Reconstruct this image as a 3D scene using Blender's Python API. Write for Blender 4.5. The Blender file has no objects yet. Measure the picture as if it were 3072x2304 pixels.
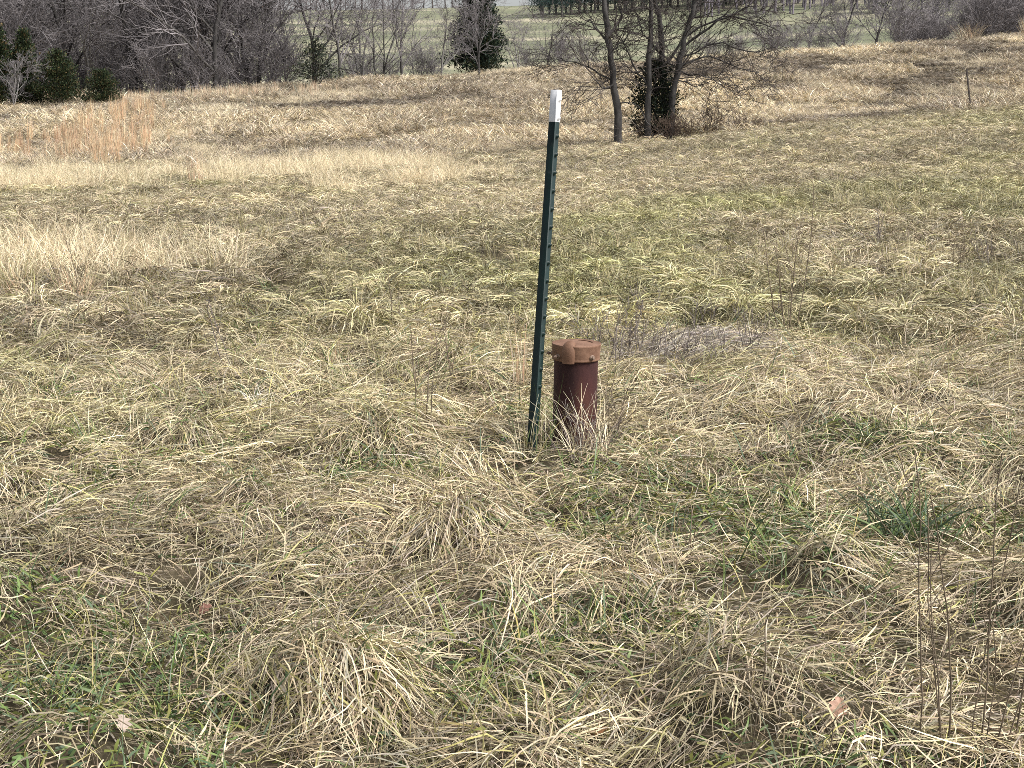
import bpy, math, random
import numpy as np
from mathutils import Vector

R = math.radians
SC = bpy.context.scene
COL = SC.collection

# ------------------------------------------------------------------ camera
F = 4600.0                      # focal length in photograph pixels (3072 wide)
PITCH = math.atan((1152 - 317) / F)
CAMZ = 1.5
cam_data = bpy.data.cameras.new('camera')
cam_data.sensor_width = 36.0
cam_data.lens = F / 3072 * 36.0
cam_data.clip_start = 0.05
cam_data.clip_end = 5000
cam = bpy.data.objects.new('camera', cam_data)
COL.objects.link(cam)
cam.location = (0, 0, CAMZ)
cam.rotation_euler = (R(90) - PITCH, 0, 0)
SC.camera = cam

# ------------------------------------------------------------------ sky, sun, exposure
SUN_EL, SUN_AZ = R(50), R(112)      # azimuth measured from +Y (view direction) towards +X
world = bpy.data.worlds.new('World')
SC.world = world
world.use_nodes = True
wn = world.node_tree
wn.nodes.clear()
sky = wn.nodes.new('ShaderNodeTexSky')
sky.sky_type = 'NISHITA'
sky.sun_disc = False
sky.sun_elevation = SUN_EL
sky.sun_rotation = SUN_AZ
sky.air_density = 1.0
sky.dust_density = 3.0
hs = wn.nodes.new('ShaderNodeHueSaturation')
hs.inputs['Saturation'].default_value = 0.28     # a thin cover of cloud: almost colourless sky
bg = wn.nodes.new('ShaderNodeBackground')
bg.inputs['Strength'].default_value = 0.09
wo = wn.nodes.new('ShaderNodeOutputWorld')
wn.links.new(sky.outputs[0], hs.inputs['Color'])
wn.links.new(hs.outputs[0], bg.inputs['Color'])
wn.links.new(bg.outputs[0], wo.inputs['Surface'])

sun_data = bpy.data.lights.new('sun', 'SUN')
sun_data.energy = 2.6
sun_data.angle = R(20)
sun_data.color = (1.0, 0.97, 0.925)
sun = bpy.data.objects.new('sun', sun_data)
COL.objects.link(sun)
sdir = Vector((math.sin(SUN_AZ) * math.cos(SUN_EL), math.cos(SUN_AZ) * math.cos(SUN_EL), math.sin(SUN_EL)))
sun.rotation_euler = (-sdir).to_track_quat('-Z', 'Y').to_euler()

SC.view_settings.view_transform = 'Standard'
SC.view_settings.look = 'None'
SC.view_settings.gamma = 1.0
SC.view_settings.exposure = 1.12
SC.render.engine = 'CYCLES'
SC.cycles.max_bounces = 3
SC.cycles.diffuse_bounces = 2
SC.cycles.glossy_bounces = 2
SC.cycles.transmission_bounces = 2
SC.cycles.transparent_max_bounces = 4
SC.cycles.use_denoising = False
SC.cycles.pixel_filter_type = 'BLACKMAN_HARRIS'
SC.cycles.filter_width = 0.85

# ------------------------------------------------------------------ noise and terrain
def _hash(ix, iy, seed):
    n = (ix.astype(np.int64) * 374761393 + iy.astype(np.int64) * 668265263 + seed * 1442695041) & 0x7fffffff
    n = ((n ^ (n >> 13)) * 1274126177) & 0x7fffffff
    n = ((n ^ (n >> 16)) * 1103515245) & 0x7fffffff
    return (n & 0xffffff) / float(0xffffff)

def vnoise(x, y, seed=0):
    x = np.asarray(x, float); y = np.asarray(y, float)
    ix = np.floor(x); iy = np.floor(y)
    fx = x - ix; fy = y - iy
    fx = fx * fx * (3 - 2 * fx); fy = fy * fy * (3 - 2 * fy)
    a = _hash(ix, iy, seed); b = _hash(ix + 1, iy, seed)
    c = _hash(ix, iy + 1, seed); d = _hash(ix + 1, iy + 1, seed)
    return (a * (1 - fx) + b * fx) * (1 - fy) + (c * (1 - fx) + d * fx) * fy

def fbm(x, y, seed=0, octs=3):
    s = 0; a = 0.5; t = 0
    x = np.asarray(x, float); y = np.asarray(y, float)
    for o in range(octs):
        s = s + a * vnoise(x, y, seed + 17 * o); t += a
        x, y = x * 2.03 + 5.1, y * 2.03 + 9.7; a *= 0.5
    return s / t

def ss(a, b, v):
    u = np.clip((np.asarray(v, float) - a) / (b - a), 0, 1)
    return u * u * (3 - 2 * u)

BROOM = (-15.2, 55.5, -0.18)  # centre of the broomsedge patch and its drift
MOUND = (1.0, 7.85, 0.62, 0.80)  # centre and half sizes of the heap of drill cuttings beside the well

CELL = 0.47
def tussock(ix, iy):
    """centre, radius and strength of the tussock of one cell"""
    cx = (ix + 0.5 + (_hash(ix, iy, 901) - 0.5) * 1.25) * CELL
    cy = (iy + 0.5 + (_hash(ix, iy, 902) - 0.5) * 1.25) * CELL
    return cx, cy, 0.11 + 0.14 * _hash(ix, iy, 903), np.clip(_hash(ix, iy, 904) * 1.6 - 0.6, 0.0, 1.0)
def tuss_bump(x, y):
    ix, iy = np.floor(x / CELL), np.floor(y / CELL)
    b = np.zeros_like(x)
    for di in (-1, 0, 1):
        for dj in (-1, 0, 1):
            cx, cy, r, a = tussock(ix + di, iy + dj)
            d = np.hypot(x - cx, y - cy)
            b = np.maximum(b, a * (1 - ss(0.02, 1.25 * r, d)) * (0.6 + r * 2))
    return b

def height(x, y):
    x = np.asarray(x, float); y = np.asarray(y, float)
    tilt = np.where(x > 0, 0.097, 0.022) * x * ss(8, 42, y)
    tilt = np.clip(tilt, -1.0, 2.2)
    near = 0.2 * ss(1, 6, y) + 0.0016 * np.clip(y - 6, 0, 60) - 0.30 * ss(14, 44, y) + tilt
    hc = np.clip(3.1 + 0.075 * x - 0.0006 * np.minimum(x, 0) * x, 1.55, 7.0)
    ytop = np.clip(89 + 0.4 * x, 78, 104)
    u = ss(47, 62, y)
    z = near * (1 - u) + 0.3 * u
    z = z + (hc - 0.3) * ss(49, ytop, y)
    # beyond the crest: a hollow with the wood in it, then the far hillside
    z = z - (hc - 1.2) * 0.75 * ss(ytop + 4, ytop + 45, y)
    z = z + 18.6 * ss(125, 320, y) * (1 + 0.05 * np.sin(x * 0.012 + 0.5)) + 6 * ss(0, 120, x) * ss(150, 330, y)
    z = z - 14 * ss(330, 700, y)
    # hummocks
    amp = 0.15 * (1 - ss(6, 9.5, y)) + 0.095
    z = z + amp * (fbm(x * 1.5, y * 1.5, 3, 3) - 0.5)
    near_ = (y < 20) & (y > 1)
    if near_.any():
        tb = np.zeros_like(z); tb[near_] = tuss_bump(x[near_], y[near_])
        z = z + tb * (0.085 * (1 - ss(6.0, 10, y)) + 0.03 * (1 - ss(11, 19, y)))
    z = z + (0.10 * ss(16, 40, y) + 0.30 * ss(44, 60, y)) * (fbm(x * 0.4, y * 0.28, 8, 4) - 0.5)
    k = np.exp(-((x - 0.24) ** 2 + (y - 5.78) ** 2) / 0.30)
    z = z * (1 - k) + 0.203 * k
    r = np.hypot((x - MOUND[0]) / MOUND[2], (y - MOUND[1]) / MOUND[3])
    z = z + 0.035 * (1 - ss(0.2, 1.15, r))
    return z

def h1(x, y):
    return float(height(np.array([x]), np.array([y]))[0])

CP, SP = math.cos(PITCH), math.sin(PITCH)
def ray(px, py):
    a, b = (px - 1536) / F, -(py - 1152) / F
    return Vector((a, b * SP + CP, b * CP - SP))

def at(px, py, y):
    d = ray(px, py)
    return Vector((0, 0, CAMZ)) + d * (y / d.y)

def hit(px, py, y0=2.5, y1=400):
    ys = np.geomspace(y0, y1, 5000)
    d = ray(px, py)
    t = ys / d.y
    zz = CAMZ + d.z * t
    g = height(d.x * t, ys)
    k = np.nonzero(zz <= g)[0]
    i = int(k[0]) if len(k) else len(ys) - 1
    return Vector((d.x * t[i], ys[i], g[i]))

# ------------------------------------------------------------------ helpers
def tag(o, label=None, cat=None, group=None, kind=None):
    if label: o['label'] = label
    if cat: o['category'] = cat
    if group: o['group'] = group
    if kind: o['kind'] = kind
    return o

def empty(name, loc, rot=(0, 0, 0)):
    o = bpy.data.objects.new(name, None)
    o.empty_display_size = 0.2
    o.location = loc; o.rotation_euler = rot
    COL.objects.link(o)
    return o

def np_mesh(name, verts, faces, cols=None, smooth=True):
    """verts (n,3), faces list of (m,k) arrays, cols (n,3) vertex colours"""
    me = bpy.data.meshes.new(name)
    verts = np.asarray(verts, np.float32)
    if not isinstance(faces, list): faces = [faces]
    me.vertices.add(len(verts))
    me.vertices.foreach_set('co', verts.ravel())
    loops = np.concatenate([f.ravel() for f in faces]).astype(np.int32)
    tot = np.concatenate([np.full(len(f), f.shape[1], np.int32) for f in faces])
    start = np.concatenate([[0], np.cumsum(tot)[:-1]]).astype(np.int32)
    me.loops.add(len(loops)); me.loops.foreach_set('vertex_index', loops)
    me.polygons.add(len(tot))
    me.polygons.foreach_set('loop_start', start)
    me.polygons.foreach_set('loop_total', tot)
    if smooth: me.polygons.foreach_set('use_smooth', np.ones(len(tot), bool))
    if cols is not None:
        at_ = me.color_attributes.new('col', 'FLOAT_COLOR', 'POINT')
        c4 = np.ones((len(verts), 4), np.float32); c4[:, :3] = cols
        at_.data.foreach_set('color', c4.ravel())
    me.update(calc_edges=True)
    me.validate()
    return me

def mobj(name, me, mat=None, parent=None, loc=None, link=True):
    o = bpy.data.objects.new(name, me)
    if mat is not None and not me.materials: me.materials.append(mat)
    if link: COL.objects.link(o)
    if parent is not None: o.parent = parent
    if loc is not None: o.location = loc
    return o

class MB:
    def __init__(s): s.v = []; s.f = {}; s.n = 0
    def add(s, v, f):
        v = np.asarray(v, float); f = np.asarray(f, int)
        s.v.append(v); s.f.setdefault(f.shape[1], []).append(f + s.n); s.n += len(v)
    def mesh(s, name, smooth=True, cols=None):
        return np_mesh(name, np.concatenate(s.v), [np.concatenate(q) for q in s.f.values()], cols, smooth)

def tube_arrays(P, Rr, sides=5):
    """P (m,n,3) centre lines, Rr (m,n) radii -> verts, quad faces"""
    P = np.asarray(P, float); Rr = np.asarray(Rr, float)
    m, n, _ = P.shape
    T = np.gradient(P, axis=1)
    T /= np.linalg.norm(T, axis=2, keepdims=True) + 1e-9
    ref = np.where(np.abs(T[:, :1, 2:3]) > 0.8, np.array([1.0, 0, 0]), np.array([0, 0, 1.0]))
    ref = np.broadcast_to(ref, T.shape)
    A = np.cross(T, ref); A /= np.linalg.norm(A, axis=2, keepdims=True) + 1e-9
    B = np.cross(T, A)
    ang = np.arange(sides) * 2 * math.pi / sides
    V = P[:, :, None, :] + Rr[:, :, None, None] * (np.cos(ang)[None, None, :, None] * A[:, :, None, :] + np.sin(ang)[None, None, :, None] * B[:, :, None, :])
    idx = np.arange(m * n * sides).reshape(m, n, sides)
    a = idx[:, :-1, :]; b = idx[:, 1:, :]
    q = np.stack([a, np.roll(a, -1, 2), np.roll(b, -1, 2), b], -1).reshape(-1, 4)
    return V.reshape(-1, 3), q

def tubes_mesh(name, lines, sides=5, smooth=True):
    """lines: list of (pts (n,3), radii (n)) of any n"""
    by = {}
    for p, r in lines: by.setdefault(len(p), []).append((p, r))
    mb = MB()
    for n, L in by.items():
        v, q = tube_arrays(np.array([p for p, r in L]), np.array([r for p, r in L]), sides)
        mb.add(v, q)
    return mb.mesh(name, smooth)

# ------------------------------------------------------------------ materials
def new_mat(name):
    m = bpy.data.materials.new(name); m.use_nodes = True
    nt = m.node_tree; nt.nodes.clear()
    out = nt.nodes.new('ShaderNodeOutputMaterial')
    p = nt.nodes.new('ShaderNodeBsdfPrincipled')
    nt.links.new(p.outputs[0], out.inputs[0])
    return m, nt, p, out

def noise_mat(name, c0, c1, scale=10, rough=0.8, detail=6, bump=0.0, bscale=None, lo=0.35, hi=0.65, spec=0.3, extra=None, stretch=None):
    m, nt, p, out = new_mat(name)
    tc = nt.nodes.new('ShaderNodeTexCoord')
    mp = nt.nodes.new('ShaderNodeMapping')
    if stretch: mp.inputs['Scale'].default_value = stretch
    nt.links.new(tc.outputs['Object'], mp.inputs[0])
    n = nt.nodes.new('ShaderNodeTexNoise')
    n.inputs['Scale'].default_value = scale; n.inputs['Detail'].default_value = detail
    nt.links.new(mp.outputs[0], n.inputs['Vector'])
    cr = nt.nodes.new('ShaderNodeValToRGB')
    cr.color_ramp.elements[0].position = lo; cr.color_ramp.elements[1].position = hi
    cr.color_ramp.elements[0].color = (*c0, 1); cr.color_ramp.elements[1].color = (*c1, 1)
    nt.links.new(n.outputs['Fac'], cr.inputs[0])
    last = cr.outputs[0]
    if extra:                           # a second layer of stains: (colour, scale, threshold)
        c2, s2, th = extra
        n2 = nt.nodes.new('ShaderNodeTexNoise'); n2.inputs['Scale'].default_value = s2; n2.inputs['Detail'].default_value = 5
        nt.links.new(mp.outputs[0], n2.inputs['Vector'])
        r2 = nt.nodes.new('ShaderNodeValToRGB')
        r2.color_ramp.elements[0].position = th; r2.color_ramp.elements[1].position = th + 0.12
        nt.links.new(n2.outputs['Fac'], r2.inputs[0])
        mx = nt.nodes.new('ShaderNodeMix'); mx.data_type = 'RGBA'
        nt.links.new(r2.outputs[0], mx.inputs[0])
        nt.links.new(last, mx.inputs[6]); mx.inputs[7].default_value = (*c2, 1)
        last = mx.outputs[2]
    nt.links.new(last, p.inputs['Base Color'])
    p.inputs['Roughness'].default_value = rough
    p.inputs['Specular IOR Level'].default_value = spec
    if bump:
        b = nt.nodes.new('ShaderNodeBump'); b.inputs['Strength'].default_value = bump
        b.inputs['Distance'].default_value = 0.01
        nb = nt.nodes.new('ShaderNodeTexNoise'); nb.inputs['Scale'].default_value = bscale or scale * 4; nb.inputs['Detail'].default_value = 5
        nt.links.new(mp.outputs[0], nb.inputs['Vector'])
        nt.links.new(nb.outputs['Fac'], b.inputs['Height'])
        nt.links.new(b.outputs[0], p.inputs['Normal'])
    return m

def col_mat(name, rough=0.6, spec=0.25, transl=0.25, tint=False):
    """colour from the mesh's own per-blade colours, times the tuft's tint"""
    m, nt, p, out = new_mat(name)
    a = nt.nodes.new('ShaderNodeAttribute'); a.attribute_name = 'col'
    last = a.outputs['Color']
    if tint:
        t = nt.nodes.new('ShaderNodeAttribute'); t.attribute_type = 'INSTANCER'; t.attribute_name = 'tint'
        mx = nt.nodes.new('ShaderNodeMix'); mx.data_type = 'RGBA'; mx.blend_type = 'MULTIPLY'
        mx.inputs[0].default_value = 1.0
        nt.links.new(last, mx.inputs[6]); nt.links.new(t.outputs['Color'], mx.inputs[7])
        last = mx.outputs[2]
    nt.links.new(last, p.inputs['Base Color'])
    p.inputs['Roughness'].default_value = rough
    p.inputs['Specular IOR Level'].default_value = spec
    if transl:
        tr = nt.nodes.new('ShaderNodeBsdfTranslucent')
        nt.links.new(last, tr.inputs[0])
        ms = nt.nodes.new('ShaderNodeMixShader'); ms.inputs[0].default_value = transl
        nt.links.new(p.outputs[0], ms.inputs[1]); nt.links.new(tr.outputs[0], ms.inputs[2])
        nt.links.new(ms.outputs[0], out.inputs[0])
    return m

M_GRASS = col_mat('grass_blades', 0.55, 0.3, 0.10, True)
M_PLAIN = col_mat('plant_colours', 0.55, 0.3, 0.10, False)
M_CEDAR = col_mat('evergreen_sprays', 0.7, 0.2, 0.1, False)
M_BARK = noise_mat('grey_bark', (0.05, 0.046, 0.043), (0.12, 0.112, 0.105), 9, 0.9, stretch=(1, 1, 0.25), bump=0.4)
M_TRUNK = noise_mat('dark_bark', (0.030, 0.027, 0.026), (0.085, 0.080, 0.076), 9, 0.9, stretch=(1, 1, 0.25), bump=0.5)
M_TWIG = noise_mat('grey_twigs', (0.15, 0.136, 0.138), (0.29, 0.265, 0.27), 0.7, 0.9)
M_TWIGD = noise_mat('dark_twigs', (0.04, 0.033, 0.031), (0.09, 0.075, 0.068), 1.2, 0.9)
M_FARWOOD = noise_mat('far_wood_twigs', (0.12, 0.105, 0.125), (0.20, 0.18, 0.20), 0.1, 0.95)
M_STALK = noise_mat('dead_stalk', (0.09, 0.07, 0.05), (0.24, 0.185, 0.13), 14, 0.85)
M_STALKG = noise_mat('grey_dead_stalk', (0.10, 0.082, 0.078), (0.22, 0.185, 0.17), 14, 0.85)
M_RUST = noise_mat('dark_rust', (0.020, 0.007, 0.008), (0.062, 0.018, 0.016), 7, 0.8, bump=0.12, bscale=60, extra=((0.085, 0.034, 0.020), 5, 0.55), stretch=(1, 1, 0.3), spec=0.35)
M_CAPRUST = noise_mat('orange_rust', (0.12, 0.060, 0.035), (0.23, 0.130, 0.085), 12, 0.75, bump=0.12, bscale=120, extra=((0.075, 0.03, 0.017), 10, 0.58), spec=0.35)
M_BOLT = noise_mat('bolt_rust', (0.10, 0.05, 0.03), (0.30, 0.22, 0.17), 60, 0.6, spec=0.5)
M_POST = noise_mat('green_post_paint', (0.0025, 0.012, 0.011), (0.004, 0.019, 0.017), 12, 0.5, spec=0.3, extra=((0.020, 0.030, 0.026), 34, 0.64), bump=0.15, bscale=60)
M_WHITE = noise_mat('white_post_paint', (0.62, 0.63, 0.66), (0.78, 0.78, 0.79), 20, 0.5, spec=0.4, extra=((0.42, 0.42, 0.42), 45, 0.70))
M_OLDPOST = noise_mat('weathered_brown_post', (0.014, 0.011, 0.009), (0.04, 0.028, 0.022), 12, 0.85)
M_STONE = noise_mat('pale_stone', (0.5, 0.48, 0.45), (0.75, 0.73, 0.7), 30, 0.8)
M_CUT = noise_mat('grey_cuttings', (0.10, 0.085, 0.07), (0.26, 0.225, 0.19), 45, 0.9, bump=0.6, bscale=90)
M_GRAVEL = col_mat('cutting_chips', 0.85, 0.2, 0, False)

# ------------------------------------------------------------------ the ground
def ground_material():
    m, nt, p, out = new_mat('field_soil')
    N = nt.nodes.new; L = nt.links.new
    geo = N('ShaderNodeNewGeometry')
    n1 = N('ShaderNodeTexNoise'); n1.inputs['Scale'].default_value = 3.0; n1.inputs['Detail'].default_value = 9; n1.inputs['Roughness'].default_value = 0.7
    n2 = N('ShaderNodeTexNoise'); n2.inputs['Scale'].default_value = 0.09; n2.inputs['Detail'].default_value = 5
    mp = N('ShaderNodeMapping'); mp.inputs['Scale'].default_value = (0.35, 1.6, 1)
    L(geo.outputs['Position'], n1.inputs['Vector'])
    L(geo.outputs['Position'], mp.inputs[0]); L(mp.outputs[0], n2.inputs['Vector'])
    near = N('ShaderNodeValToRGB')
    e = near.color_ramp.elements
    e[0].position = 0.3; e[0].color = (0.028, 0.022, 0.015, 1)
    e[1].position = 0.72; e[1].color = (0.13, 0.105, 0.07, 1)
    x = near.color_ramp.elements.new(0.5); x.color = (0.06, 0.05, 0.03, 1)
    L(n1.outputs['Fac'], near.inputs[0])
    far = N('ShaderNodeValToRGB')
    e = far.color_ramp.elements
    e[0].position = 0.36; e[0].color = (0.12, 0.13, 0.085, 1)
    e[1].position = 0.66; e[1].color = (0.34, 0.31, 0.225, 1)
    x = far.color_ramp.elements.new(0.5); x.color = (0.18, 0.185, 0.12, 1)
    L(n2.outputs['Fac'], far.inputs[0])
    sep = N('ShaderNodeSeparateXYZ'); L(geo.outputs['Position'], sep.inputs[0])
    mr = N('ShaderNodeMapRange'); mr.inputs['From Min'].default_value = 105; mr.inputs['From Max'].default_value = 150
    L(sep.outputs['Y'], mr.inputs['Value'])
    mx = N('ShaderNodeMix'); mx.data_type = 'RGBA'
    L(mr.outputs[0], mx.inputs[0]); L(near.outputs[0], mx.inputs[6]); L(far.outputs[0], mx.inputs[7])
    L(mx.outputs[2], p.inputs['Base Color'])
    p.inputs['Roughness'].default_value = 0.95
    p.inputs['Specular IOR Level'].default_value = 0.1
    b = N('ShaderNodeBump'); b.inputs['Strength'].default_value = 0.8; b.inputs['Distance'].default_value = 0.03
    nb = N('ShaderNodeTexNoise'); nb.inputs['Scale'].default_value = 25; nb.inputs['Detail'].default_value = 6
    L(geo.outputs['Position'], nb.inputs['Vector']); L(nb.outputs['Fac'], b.inputs['Height']); L(b.outputs[0], p.inputs['Normal'])
    return m

def build_ground():
    ys = np.concatenate([np.linspace(-40, 1.2, 24), np.geomspace(1.5, 2500, 420)])
    t = np.linspace(-1, 1, 261)
    t = np.sign(t) * (0.75 * np.abs(t) + 0.25 * np.abs(t) ** 3)
    W = 3.5 + 0.72 * np.maximum(ys, 0) + 40 * ss(0, -20, ys)
    X = t[None, :] * W[:, None]; Y = np.broadcast_to(ys[:, None], X.shape)
    Z = height(X, Y)
    n, k = X.shape
    idx = np.arange(n * k).reshape(n, k)
    q = np.stack([idx[:-1, :-1], idx[:-1, 1:], idx[1:, 1:], idx[1:, :-1]], -1).reshape(-1, 4)
    me = np_mesh('ground', np.stack([X, Y, Z], -1).reshape(-1, 3), q)
    o = mobj('ground', me, ground_material())
    tag(o, kind='structure')
build_ground()

# ------------------------------------------------------------------ grass prototypes
PAL = {
    'straw': np.array([0.73, 0.64, 0.455]), 'tan': np.array([0.52, 0.44, 0.30]), 'brown': np.array([0.19, 0.15, 0.105]),
    'grey': np.array([0.46, 0.415, 0.345]), 'olive': np.array([0.37, 0.34, 0.15]), 'green': np.array([0.13, 0.185, 0.06]),
    'dkgreen': np.array([0.06, 0.10, 0.045]), 'blue': np.array([0.15, 0.20, 0.135]), 'pale': np.array([0.76, 0.68, 0.50]),
    'orange': np.array([0.62, 0.425, 0.28]), 'moss': np.array([0.19, 0.20, 0.05]), 'ash': np.array([0.52, 0.46, 0.415]), 'cream': np.array([0.82, 0.78, 0.68]),
}
def pick_cols(rng, m, mix):
    names = list(mix); pr = np.array([mix[k] for k in names], float); pr /= pr.sum()
    c = np.array([PAL[k] for k in names])[rng.choice(len(names), m, p=pr)]
    return c * rng.uniform(0.68, 1.22, (m, 1)) * rng.uniform(0.94, 1.06, (m, 3))

def blades(rng, m, n, base, phi, th0, th1, L, width, mix, curl=0.4, pw=1.0, floor=0.006, tip=0.12, basedark=0.8, kink=0.0):
    """m curved flat blades of n points; returns verts, faces, cols"""
    s = np.linspace(0, 1, n)[None, :]
    th = th0[:, None] + (th1 - th0)[:, None] * s ** pw
    ph = phi[:, None] + rng.normal(0, curl, m)[:, None] * s + rng.normal(0, 0.08, (m, n)).cumsum(1) * 0.6
    if kink:
        kp = rng.uniform(0.3, 0.8, (m, 1)); on = (rng.random((m, 1)) < kink)
        th = th + on * (s > kp) * rng.uniform(0.3, 1.1, (m, 1)); ph = ph + on * (s > kp) * rng.normal(0, 0.7, (m, 1))
    d = np.stack([np.sin(th) * np.cos(ph), np.sin(th) * np.sin(ph), np.cos(th)], -1)
    step = (L[:, None] / (n - 1))[..., None] * d
    P = base[:, None, :] + np.concatenate([np.zeros((m, 1, 3)), np.cumsum(step[:, :-1], 1)], 1)
    P[..., 2] = np.maximum(P[..., 2], floor + rng.uniform(0, 0.018, (m, 1)))
    side = np.stack([-np.sin(ph), np.cos(ph), np.zeros_like(ph)], -1)
    nrm = np.cross(side, d)
    tw = rng.normal(0, 0.7, (m, 1)) + rng.normal(0, 1.0, (m, 1)) * s
    side = side * np.cos(tw)[..., None] + nrm * np.sin(tw)[..., None]
    prof = np.minimum(1, 0.6 + 1.2 * s) * (1 - (1 - tip) * s ** 2.2)
    w = width[:, None] * prof
    V = np.stack([P - side * w[..., None] / 2, P + side * w[..., None] / 2], 2)
    idx = np.arange(m * n * 2).reshape(m, n, 2)
    q = np.stack([idx[:, :-1, 0], idx[:, :-1, 1], idx[:, 1:, 1], idx[:, 1:, 0]], -1).reshape(-1, 4)
    c = pick_cols(rng, m, mix)
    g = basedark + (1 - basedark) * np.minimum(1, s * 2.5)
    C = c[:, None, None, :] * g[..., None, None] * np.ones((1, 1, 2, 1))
    return V.reshape(-1, 3), q, C.reshape(-1, 3)

PROTOS = {}
def proto(kind, parts):
    V, Q, C, k = [], [], [], 0
    for v, q, c in parts:
        V.append(v); Q.append(q + k); C.append(c); k += len(v)
    me = np_mesh('tuft_' + kind, np.concatenate(V), np.concatenate(Q), np.concatenate(C))
    me.materials.append(M_GRASS)
    L = PROTOS.setdefault(kind, [])
    o = bpy.data.objects.new('tuft_%s_%02d' % (kind, len(L)), me)
    L.append(o)

def disc(rng, m, r, z=0.0):
    a = rng.uniform(0, 2 * math.pi, m); q = r * np.sqrt(rng.random(m))
    return np.stack([q * np.cos(a), q * np.sin(a), np.full(m, z)], -1)

rng = np.random.default_rng(11)
U = rng.uniform
DRY = {'straw': 3.4, 'tan': 3.0, 'brown': 1.8, 'grey': 1.9, 'olive': 1.1}
def locks(rng, nl, per, r, dirsd, L, w, th0, th1, mix, n=4, zmax=0.03, kink=0.35):
    """small locks of blades, each lock combed its own way"""
    c = disc(rng, nl, r); ph = rng.normal(0, dirsd, nl)
    i = np.repeat(np.arange(nl), per); m = len(i)
    base = c[i] + disc(rng, m, 0.09); base[:, 2] = rng.uniform(0, zmax, m)
    v, q, c = blades(rng, m, n, base, ph[i] + rng.normal(0, 0.4, m), rng.uniform(*th0, m), rng.uniform(*th1, m), rng.uniform(*L, m), rng.uniform(*w, m), mix, 0.5, 0.7, kink=kink)
    f = np.where(rng.random(nl) < 0.3, rng.uniform(0.5, 0.75, nl), rng.uniform(0.85, 1.25, nl))
    return v, q, c * np.repeat(f[i], n * 2)[:, None]
for k in range(6):      # a square metre or so of short combed grass, for the middle field
    a = locks(rng, 40, 14, 0.62, 1.5, (0.08, 0.26), (0.0045, 0.0095), (0.3, 1.2), (1.4, 2.2), DRY, n=5)
    m = 330; base = disc(rng, m, 0.75); base[:, 2] = U(0, 0.035, m)
    b = blades(rng, m, 3, base, U(0, 6.28, m), U(1.1, 1.6, m), U(1.45, 1.8, m), U(0.05, 0.16, m), U(0.003, 0.006, m), {'tan': 3, 'brown': 3.2, 'grey': 2.2, 'straw': 1.2, 'olive': 0.8}, 0.7)
    m = 90
    c = blades(rng, m, 4, disc(rng, m, 0.7), U(0, 6.28, m), U(0.0, 0.5, m), U(0.3, 1.4, m), U(0.06, 0.20, m), U(0.0022, 0.004, m), {'olive': 3, 'straw': 3, 'green': 0.6, 'grey': 1}, 0.4, 1.3)
    proto('short', [a, b, c])
for k in range(6):      # one clump lying over, for the nearer middle field
    m = 60
    a = blades(rng, m, 5, disc(rng, m, 0.08), rng.normal(0, 1.0, m), U(0.3, 1.1, m), U(1.6, 2.5, m), U(0.14, 0.36, m), U(0.003, 0.0068, m), DRY, 0.4, 0.6, kink=0.4)
    proto('clump', [a])
for k in range(6):      # whole tussock with its dome, for the middle field
    m = 150
    az = U(0, 6.28, m); rd = 0.13 * np.sqrt(rng.random(m)); pf = 0.5 * rng.random()
    base = np.stack([rd * np.cos(az), rd * np.sin(az), 0.09 * (1 - (rd / 0.16) ** 2) + U(0, 0.03, m)], -1)
    a = blades(rng, m, 5, base, np.arctan2(np.sin(az) * (1 - pf), np.cos(az) * (1 - pf) + pf) + rng.normal(0, 0.45, m), U(0.6, 1.4, m), U(1.7, 2.5, m), U(0.09, 0.27, m), U(0.0042, 0.0085, m), DRY, 0.4, 0.6, kink=0.4)
    m = 14
    b = blades(rng, m, 4, disc(rng, m, 0.15, 0.03), U(0, 6.28, m), U(0.2, 0.8, m), U(0.8, 1.9, m), U(0.08, 0.2, m), U(0.003, 0.005, m), {'green': 1, 'olive': 3, 'blue': 0.7}, 0.3)
    proto('tussock', [a, b])
for k in range(5):      # three-metre pieces of heaped lodged grass for the far slope
    a = locks(rng, 80, 15, 1.35, 1.5, (0.14, 0.46), (0.008, 0.017), (0.3, 1.1), (1.3, 2.1), {'straw': 1.4, 'tan': 1.8, 'grey': 4.2, 'brown': 1.4, 'cream': 0.7}, n=4, zmax=0.06)
    proto('heap', [a])
for k in range(4):      # fine upright tuft
    m = 34
    a = blades(rng, m, 5, disc(rng, m, 0.06), U(0, 6.28, m), U(0.0, 0.35, m), U(0.3, 1.5, m), U(0.12, 0.32, m), U(0.0018, 0.0034, m), {'olive': 2.5, 'straw': 3, 'tan': 2, 'grey': 1}, 0.4, 1.3, kink=0.15)
    proto('fine', [a])
for k in range(4):      # green tuft
    m = 36
    a = blades(rng, m, 5, disc(rng, m, 0.07), U(0, 6.28, m), U(0.1, 0.7, m), U(0.8, 2.0, m), U(0.08, 0.2, m), U(0.003, 0.0065, m), {'green': 3, 'dkgreen': 2.2, 'blue': 1.4, 'olive': 0.8, 'straw': 0.25}, 0.4, 1.1)
    proto('green', [a])
for k in range(4):      # tall pale arching tuft
    m = 60
    a = blades(rng, m, 6, disc(rng, m, 0.12), U(0, 6.28, m), U(0.0, 0.55, m), U(0.4, 1.9, m), U(0.22, 0.55, m), U(0.0024, 0.0048, m), {'pale': 4, 'straw': 3, 'tan': 1.2, 'cream': 1}, 0.4, 1.2, kink=0.3)
    proto('tall', [a])
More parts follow.
